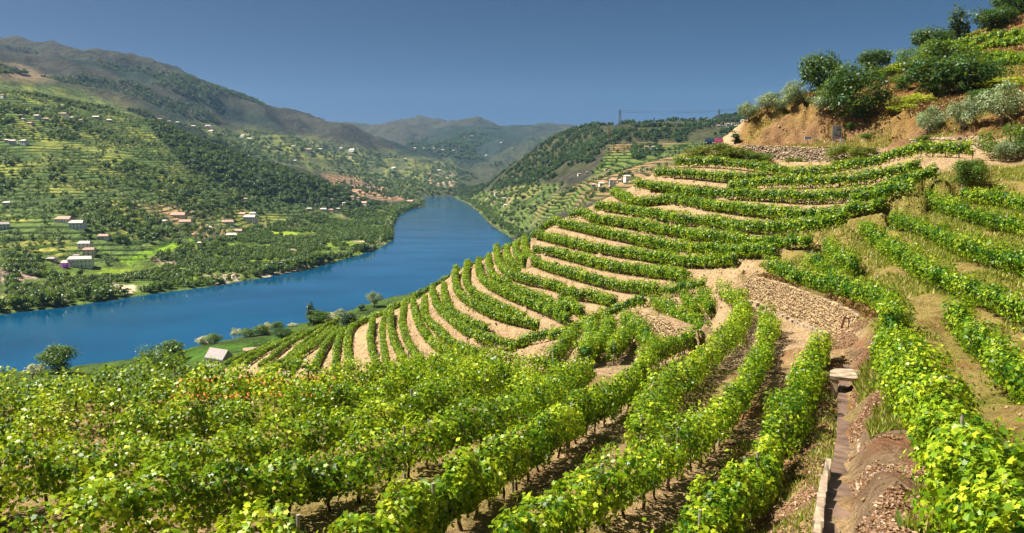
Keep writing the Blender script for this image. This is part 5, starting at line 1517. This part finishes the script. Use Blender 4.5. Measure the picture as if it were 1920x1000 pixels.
while kk < len(CH) - 3 and CH[kk, 1] < 22:
    ln = rg.choice((1, 2, 2, 3)); p0, p1 = CH[kk] + cnn[kk] * 0.42, CH[kk + ln] + cnn[kk + ln] * 0.42
    if rg.random() < 0.8:
        eb = MB(); hgt = rg.uniform(0.28, 0.38); wd_ = rg.uniform(0.07, 0.12); L2 = float(np.linalg.norm(p1 - p0)) * 0.5 - 0.02
        vs_ = [(-L2, -wd_), (L2 * rg.uniform(.8, 1), -wd_ * rg.uniform(.6, 1)), (L2, wd_ * rg.uniform(.5, 1)), (-L2 * rg.uniform(.8, 1), wd_)]
        eb.v = [(x, y, -0.1) for x, y in vs_] + [(x, y, hgt + rg.uniform(-.03, .03)) for x, y in vs_]
        eb.f = [(3, 2, 1, 0), (4, 5, 6, 7)] + [(i, (i + 1) % 4, 4 + (i + 1) % 4, 4 + i) for i in range(4)]
        mid_ = (p0 + p1) / 2
        e_ = eb.build('edge_stone', M['concrete'], chr_, (float(mid_[0] - o[0]), float(mid_[1] - o[1]), float(chz[kk] - o[2])))
        e_.rotation_euler = (0, 0, math.atan2(*(p1 - p0)[::-1]))
    kk += ln
ribbon('side_wall', [(-0.62, 0.1), (-0.5, 0.28), (-0.42, 0.28), (-0.35, 0.24), (-0.33, 0.0)], M['concrete'])
ib = int(np.argmin(np.abs(CH[:, 1] - 36.6)))
br = empty('slab_bridge', (float(CH[ib, 0]), float(CH[ib, 1]), float(chz[ib])), math.atan2(ctn[ib, 1], ctn[ib, 0]) - math.pi / 2)
sb_ = MB(); rg = random.Random(9)
top = [(-0.72, -0.75), (-0.3, -0.8), (0.25, -0.78), (0.66, -0.72), (0.7, 0.1), (0.62, 0.9), (0.1, 0.95), (-0.5, 0.92), (-0.74, 0.3)]
n = len(top)
sb_.v = [(x, y, 0.86 + rg.uniform(-.01, .02)) for x, y in top] + [(x * 0.97, y * 0.97, 0.70) for x, y in top]
sb_.f = [tuple(range(n)), tuple(reversed(range(n, 2 * n)))] + [(i, n + i, n + (i + 1) % n, (i + 1) % n) for i in range(n)]
sb_.build('slab', M['concrete'], br)
for s in (-1, 1): MB().box(s * 0.5 - 0.14, s * 0.5 + 0.14, -0.7, 0.9, -0.3, 0.71).build('abutment', M['concrete'], br)
tag(br, 'pale concrete slab bridge over the water channel', 'bridge')

# rusty sluice and pipe on the big wall
pq = P3(1582, 606, 51.5)
sl = empty('sluice', (float(pq[0]), float(pq[1]), float(pq[2]) - 0.8)); tag(sl, 'rusty iron bracket with a dark downpipe on the right end of the big wall', 'pipe')
MB().bar((-0.25, -0.25, 0.5), (-0.08, -0.28, 1.3), 0.07, 0.06, 6).build('bracket', M['rust'], sl)
MB().bar((-0.10, -0.25, 1.2), (0.25, -0.25, 1.15), 0.06, 0.06, 6).build('arm', M['rust'], sl)
MB().bar((0.25, -0.3, -0.6), (0.25, -0.25, 1.1), 0.07, 0.07, 8).build('pipe', M['sign_dark'], sl)
# kerb stones of the sandy floor at the foot of the big wall
kq = plan([(1395, 556, 70), (1448, 585, 64.6), (1496, 610, 59.5), (1540, 632, 55)])
kx = catmull(kq[:, :2] - np.array([0, 0.9]), 0.9)
for i, (x, y) in enumerate(kx):
    ks = MB(); rg = random.Random(i)
    ks.box(-0.35, 0.35 + rg.uniform(-.1, .1), -0.14, 0.14, -0.2, 0.14 + rg.uniform(0, .06))
    if i == 0:
        kroot = empty('stone_kerb', (float(kx[0, 0]), float(kx[0, 1]), float(ground(kx[0, 0], kx[0, 1])))); tag(kroot, 'line of pale kerb stones along the foot of the big wall', 'kerb')
    ko = ks.build('kerb_stone', M['concrete'], kroot, (float(x - kx[0, 0]), float(y - kx[0, 1]), float(ground(x, y) - kroot.location.z)))
    ko.rotation_euler = (0, 0, math.atan2(*(kx[min(i + 1, len(kx) - 1)] - kx[max(i - 1, 0)])[::-1]) + rg.uniform(-.15, .15))

# lone posts among the foreground vines
for px, py, D, h, lb in ((417, 838, 25.0, 1.5, 'grey wooden post standing in the gap of the foreground vines'), (228, 812, 27.5, 1.0, 'short weathered post left of the grey post in the vines'), (262, 838, 24.3, 0.9, 'leaning stake in the sunlit gap of the vines')):
    q = P3(px, py, D); zg = float(ground(q[0], q[1]))
    pr = empty('vineyard_post', (float(q[0]), float(q[1]), zg))
    top_ = max(1.0, float(P3(px, py - 28, D)[2]) - zg)
    MB().bar((0, 0, -0.3), (0.02, 0, top_), 0.07, 0.065, 9).build('post', M['post'], pr)
    MB().bar((0.02, 0, top_), (0.022, 0, top_ + 0.02), 0.075, 0.06, 9).build('cap', M['post'], pr)
    tag(pr, lb, 'post')

# ------------------------------------------------------------------ ground cover: dry leaves, grass, stones
def cover(name, polys, n, size, mat, lift, label, cat, upright=0.0, seed=0, dn=None, d0=8, d1=90):
    rng = np.random.default_rng(seed)
    P = []
    for poly, share in polys:
        xs = [p[0] for p in poly]; m = int(n * share)
        D = np.sqrt(rng.uniform(d0 ** 2, d1 ** 2, m * 30)); px = rng.uniform(min(xs), max(xs), m * 30)
        a, _ = ray(px, 700); x = a * D; z = ground(x, D)
        ok = (x > NX0 + 1) & (x < NX1 - 1)
        qx, qy = project(x, D, z); ok &= inpoly(qx, qy, poly)
        if dn is not None: ok &= fbm(x / dn, D / dn, 3, seed) > 0.0
        i = np.nonzero(ok)[0][:m]
        P.append(np.c_[x[i], D[i], z[i]])
    P = np.vstack(P); k = len(P)
    P[:, 2] += lift * rng.uniform(0.2, 1.0, k)
    nr = np.c_[rng.normal(0, 0.5 + upright, k), rng.normal(0, 0.5 + upright, k), np.full(k, 1.0 - upright * 0.9)]
    v, f, t = leaf_cloud(P, nr, size * rng.uniform(0.6, 1.4, k), np.clip(rng.normal(0.5, 0.25, k), 0, 1), False, rng)
    o = obj(name, mesh_np(name, v, f, [M[mat]], False, {'tint': ('FLOAT', t)}))
    tag(o, label, cat, kind='stuff')
bankp = [(1600,720),(1640,680),(1690,760),(1760,860),(1840,1040),(1610,1040),(1590,860)]
cover('dry_leaves', [(bankp, 0.55), ([(1460,860),(1560,780),(1570,1020),(1380,1020)], 0.2), ([(1560,600),(1650,600),(1640,680),(1540,680)], 0.25)], 20000, 0.075, 'dry', 0.06, 'brown fallen leaves scattered over the bank by the channel', 'leaves', 0, 3, 1.6, 10, 60)
def grass(name, polys, n, h, label, seed, dn, d0, d1, mat='grass'):
    rng = np.random.default_rng(seed); P = []
    for poly, share in polys:
        xs = [p[0] for p in poly]; m = int(n * share)
        D = np.sqrt(rng.uniform(d0 ** 2, d1 ** 2, m * 20)); px = rng.uniform(min(xs), max(xs), m * 20)
        a, _ = ray(px, 600); x = a * D; z = ground(x, D)
        qx, qy = project(x, D, z); ok = inpoly(qx, qy, poly) & (x < NX1 - 1) & (fbm(x / dn, D / dn, 3, seed) > -0.05)
        i = np.nonzero(ok)[0][:m]; P.append(np.c_[x[i], D[i], z[i]])
    P = np.vstack(P); k = len(P)
    ang = rng.uniform(0, 6.28, k); hh_ = h * rng.uniform(0.4, 1.3, k); w = hh_ * 0.16 + 0.01
    dx, dy = np.cos(ang), np.sin(ang)
    lean = rng.normal(0, 0.4, (k, 2)) * hh_[:, None]
    v = np.stack([P + np.c_[dx * w, dy * w, -0.03 * np.ones(k)], P - np.c_[dx * w, dy * w, 0.03 * np.ones(k)], P + np.c_[lean, hh_]], 1).reshape(-1, 3)
    f = np.arange(k)[:, None] * 3 + np.array([[0, 1, 2]])
    t = np.repeat(np.clip(rng.normal(0.55, 0.25, k), 0, 1), 3)
    tag(obj(name, mesh_np(name, v, f, [M[mat]], False, {'tint': ('FLOAT', t)})), label, 'grass', kind='stuff')
grass('dry_grass', [([(1420,500),(1560,400),(1720,330),(1990,300),(1990,620),(1760,640),(1680,620),(1640,590)], 0.8), ([(1600,720),(1660,640),(1760,860),(1860,1040),(1700,1040)], 0.2)], 42000, 0.30, 'yellow green dry grass over the right slope', 5, 6.0, 14, 90)
grass('weeds', [([(1200,1040),(1500,700),(1580,700),(1560,1040)], 0.5), ([(900,1040),(1250,700),(1400,700),(1150,1040)], 0.3), ([(0,1000),(0,760),(700,760),(700,1000)], 0.2)], 16000, 0.16, 'low weeds between the foreground vine rows', 6, 1.5, 13, 50)
grass('bank_weeds', [([(440,690),(700,580),(860,500),(1010,430),(1240,310),(1800,270),(1760,330),(1560,440),(1400,500),(1300,640),(1000,700)], 1.0)], 22000, 0.26, 'tufts of weeds and dry grass on the spur terraces', 8, 3.0, 50, 165)
grass('hill_grass', [([(1390,275),(1400,215),(1540,160),(1920,-40),(1990,-40),(1990,250),(1840,262),(1700,278)], 1.0)], 45000, 0.42, 'tawny dry grass on the slope above the road', 7, 9.0, 100, 190)

cover('dry_scrub', [([(1390,272),(1400,215),(1540,165),(1700,130),(1990,-20),(1990,250),(1840,262),(1700,268)], 1.0)], 30000, 0.34, 'scrub', 0.7, 'brown and ochre scrub over the slope and rock cutting above the road', 'scrub', 0.8, 13, 5.0, 100, 190)
cover('ledge_scrub', [([(1385,512),(1450,520),(1520,542),(1600,568),(1660,588),(1660,612),(1605,592),(1500,550),(1440,532),(1385,528)], 1.0)], 5000, 0.16, 'scrub', 0.3, 'dry brown scrub along the top of the big stone wall', 'scrub', 0.8, 17, 3.0, 44, 80)
# stones on the banks
stm = []
rng = np.random.default_rng(77)
Vv = []; Ff = []; Tt = []
cand = rng.integers(0, len(xf), 160000)
steep = cand[(slope[cand] > 0.45) & (yf[cand] < 165) & inner[cand]][:9000]
base_ico = np.array([(1, 0, 0), (-1, 0, 0), (0, 1, 0), (0, -1, 0), (0, 0, 1), (0, 0, -1)], float)
icf = np.array([(0, 2, 4), (2, 1, 4), (1, 3, 4), (3, 0, 4), (2, 0, 5), (1, 2, 5), (3, 1, 5), (0, 3, 5)])
for j, i in enumerate(steep):
    s_ = (rng.uniform(0.03, 0.09) if yf[i] < 40 else rng.uniform(0.05, 0.2)) if not (cliff[i] > 0) else rng.uniform(0.08, 0.32)
    Vv.append(base_ico * rng.uniform(0.5, 1.2, (6, 3)) * s_ + np.array([xf[i] + rng.uniform(-.2, .2), yf[i] + rng.uniform(-.2, .2), zf[i]]))
    Ff.append(icf + 6 * j); Tt += [rng.uniform(0.2, 1.0)] * 6
tag(obj('stones', mesh_np('stones', np.vstack(Vv), np.vstack(Ff), [M['stone_tan']], False, {'tint': ('FLOAT', Tt)})), 'loose stones lying on the terrace banks', 'stones', kind='stuff')

# ------------------------------------------------------------------ pylons, wires, wind turbines
def pylon(px, pyb, hpx, label, mat='pylon', d0=900, D=None):
    if D is None: q = cast(px, pyb, 0.0, d0)[0]
    else:
        q = P3(px, pyb, D); q[2] = H(np.array([q[0]]), np.array([q[1]]))[0]
    h = hpx * q[1] / FPX
    r = empty('pylon', tuple(float(c) for c in q), random.uniform(-.3, .3)); b = MB(); w = h * 0.10; th_ = max(0.12, 0.00022 * q[1])
    for sx_ in (-1, 1):
        for sy_ in (-1, 1): b.bar((sx_ * w, sy_ * w, -2), (sx_ * w * 0.2, sy_ * w * 0.2, h), th_, th_ * 0.8, 4)
    for i in range(7):
        f0, f1 = i / 7, (i + 1) / 7; w0, w1 = w * (1 - 0.8 * f0), w * (1 - 0.8 * f1)
        for sy_ in (-1, 1):
            b.bar((-w0, sy_ * w0, f0 * h), (w1, sy_ * w1, f1 * h), th_ * 0.6, th_ * 0.6, 3); b.bar((w0, sy_ * w0, f0 * h), (-w1, sy_ * w1, f1 * h), th_ * 0.6, th_ * 0.6, 3)
    b.build('tower', M[mat], r)
    for f in (0.74, 0.86, 0.97): MB().bar((-h * 0.13, 0, f * h), (h * 0.13, 0, f * h), th_ * 0.9, th_ * 0.9, 4).build('crossarm', M[mat], r)
    tag(r, label, 'pylon', 'pylons on the right hill'); return q, h
pyl = [pylon(1162, 237, 30, 'tallest lattice pylon on the right hill skyline'), pylon(1226, 237, 16, 'short lattice pylon right of the tallest one'),
       pylon(1348, 214, 24, 'lattice pylon on the wooded skyline at right', D=1980), pylon(1404, 203, 18, 'lattice pylon just left of the olive trees skyline', D=2100)]
M['mast'] = plain('red_mast', (0.45, 0.12, 0.08), 0.6, 0.2, 0.3)
pylon(1142, 260, 20, 'reddish lattice mast among the pines of the right hill', 'mast')
for f in (0.86, 0.97):
    for s in (-1, 1):
        wv_ = MB(); pts = []
        for a_, b_ in ((pyl[0], pyl[2]), (pyl[2], pyl[3])):
            for i in range(13):
                t = i / 12; p = a_[0] * (1 - t) + b_[0] * t; hh_ = a_[1] * (1 - t) + b_[1] * t
                pts.append(Vector((p[0] + s * hh_ * 0.13, p[1], p[2] + hh_ * f - 6 * 4 * t * (1 - t) * 0.5)))
        for i in range(len(pts) - 1):
            if (pts[i + 1] - pts[i]).length > 0.1: wv_.bar(pts[i], pts[i + 1], 0.16, 0.16, 3)
        tag(wv_.build('power_line', M['pylon']), ('upper ' if f > 0.9 else 'lower ') + ('right' if s > 0 else 'left') + ' wire of the power line between the pylons on the right hill', 'power line', 'power lines of the right hill')
def turbine(px, pyb, hpx, label, D):
    q = P3(px, pyb, D); q[2] = H(np.array([q[0]]), np.array([q[1]]))[0] - 3
    h = hpx * D / FPX
    r = empty('wind_turbine', tuple(float(c) for c in q), random.uniform(-.5, .5))
    MB().bar((0, 0, 0), (0, 0, h), h * 0.03, h * 0.018, 8).build('tower', M['frame'], r)
    na = MB().box(-h * .025, h * .025, -h * .06, h * .05, h - h * .02, h + h * .03).build('nacelle', M['frame'], r)
    a0 = random.uniform(0, 2)
    for i in range(3):
        a = a0 + i * 2.094
        MB().bar((0, -h * .065, h), (math.sin(a) * h * .55, -h * .065, h + math.cos(a) * h * .55), h * .018, h * .006, 4).build('blade', M['frame'], r)
    tag(r, label, 'wind turbine', 'wind turbines on the ridges')
turbine(28, 92, 15, 'wind turbine at the far left of the mountain ridge', 4400)
turbine(124, 95, 11, 'middle wind turbine on the left mountain ridge', 4420)
turbine(161, 99, 10, 'rightmost wind turbine on the left mountain ridge', 4450)
turbine(757, 223, 9, 'lone wind turbine on the farthest mountain', 8000)

# ------------------------------------------------------------------ air
M['haze'] = bpy.data.materials.new('haze'); M['haze'].use_nodes = True
hn = M['haze'].node_tree
for x in list(hn.nodes):
    if x.type == 'BSDF_PRINCIPLED': hn.nodes.remove(x)
pv = hn.nodes.new('ShaderNodeVolumePrincipled')
pv.inputs['Color'].default_value = (0.36, 0.64, 1.0, 1)
pv.inputs['Density'].default_value = HAZE_DENSITY
pv.inputs['Anisotropy'].default_value = 0.0
hn.links.new(pv.outputs[0], hn.nodes['Material Output'].inputs['Volume'])
top_z = float(fz.max()) + 90
tag(MB().box(-12800, 12800, -300, 12800, -8, top_z).build('haze', M['haze']), kind='stuff')
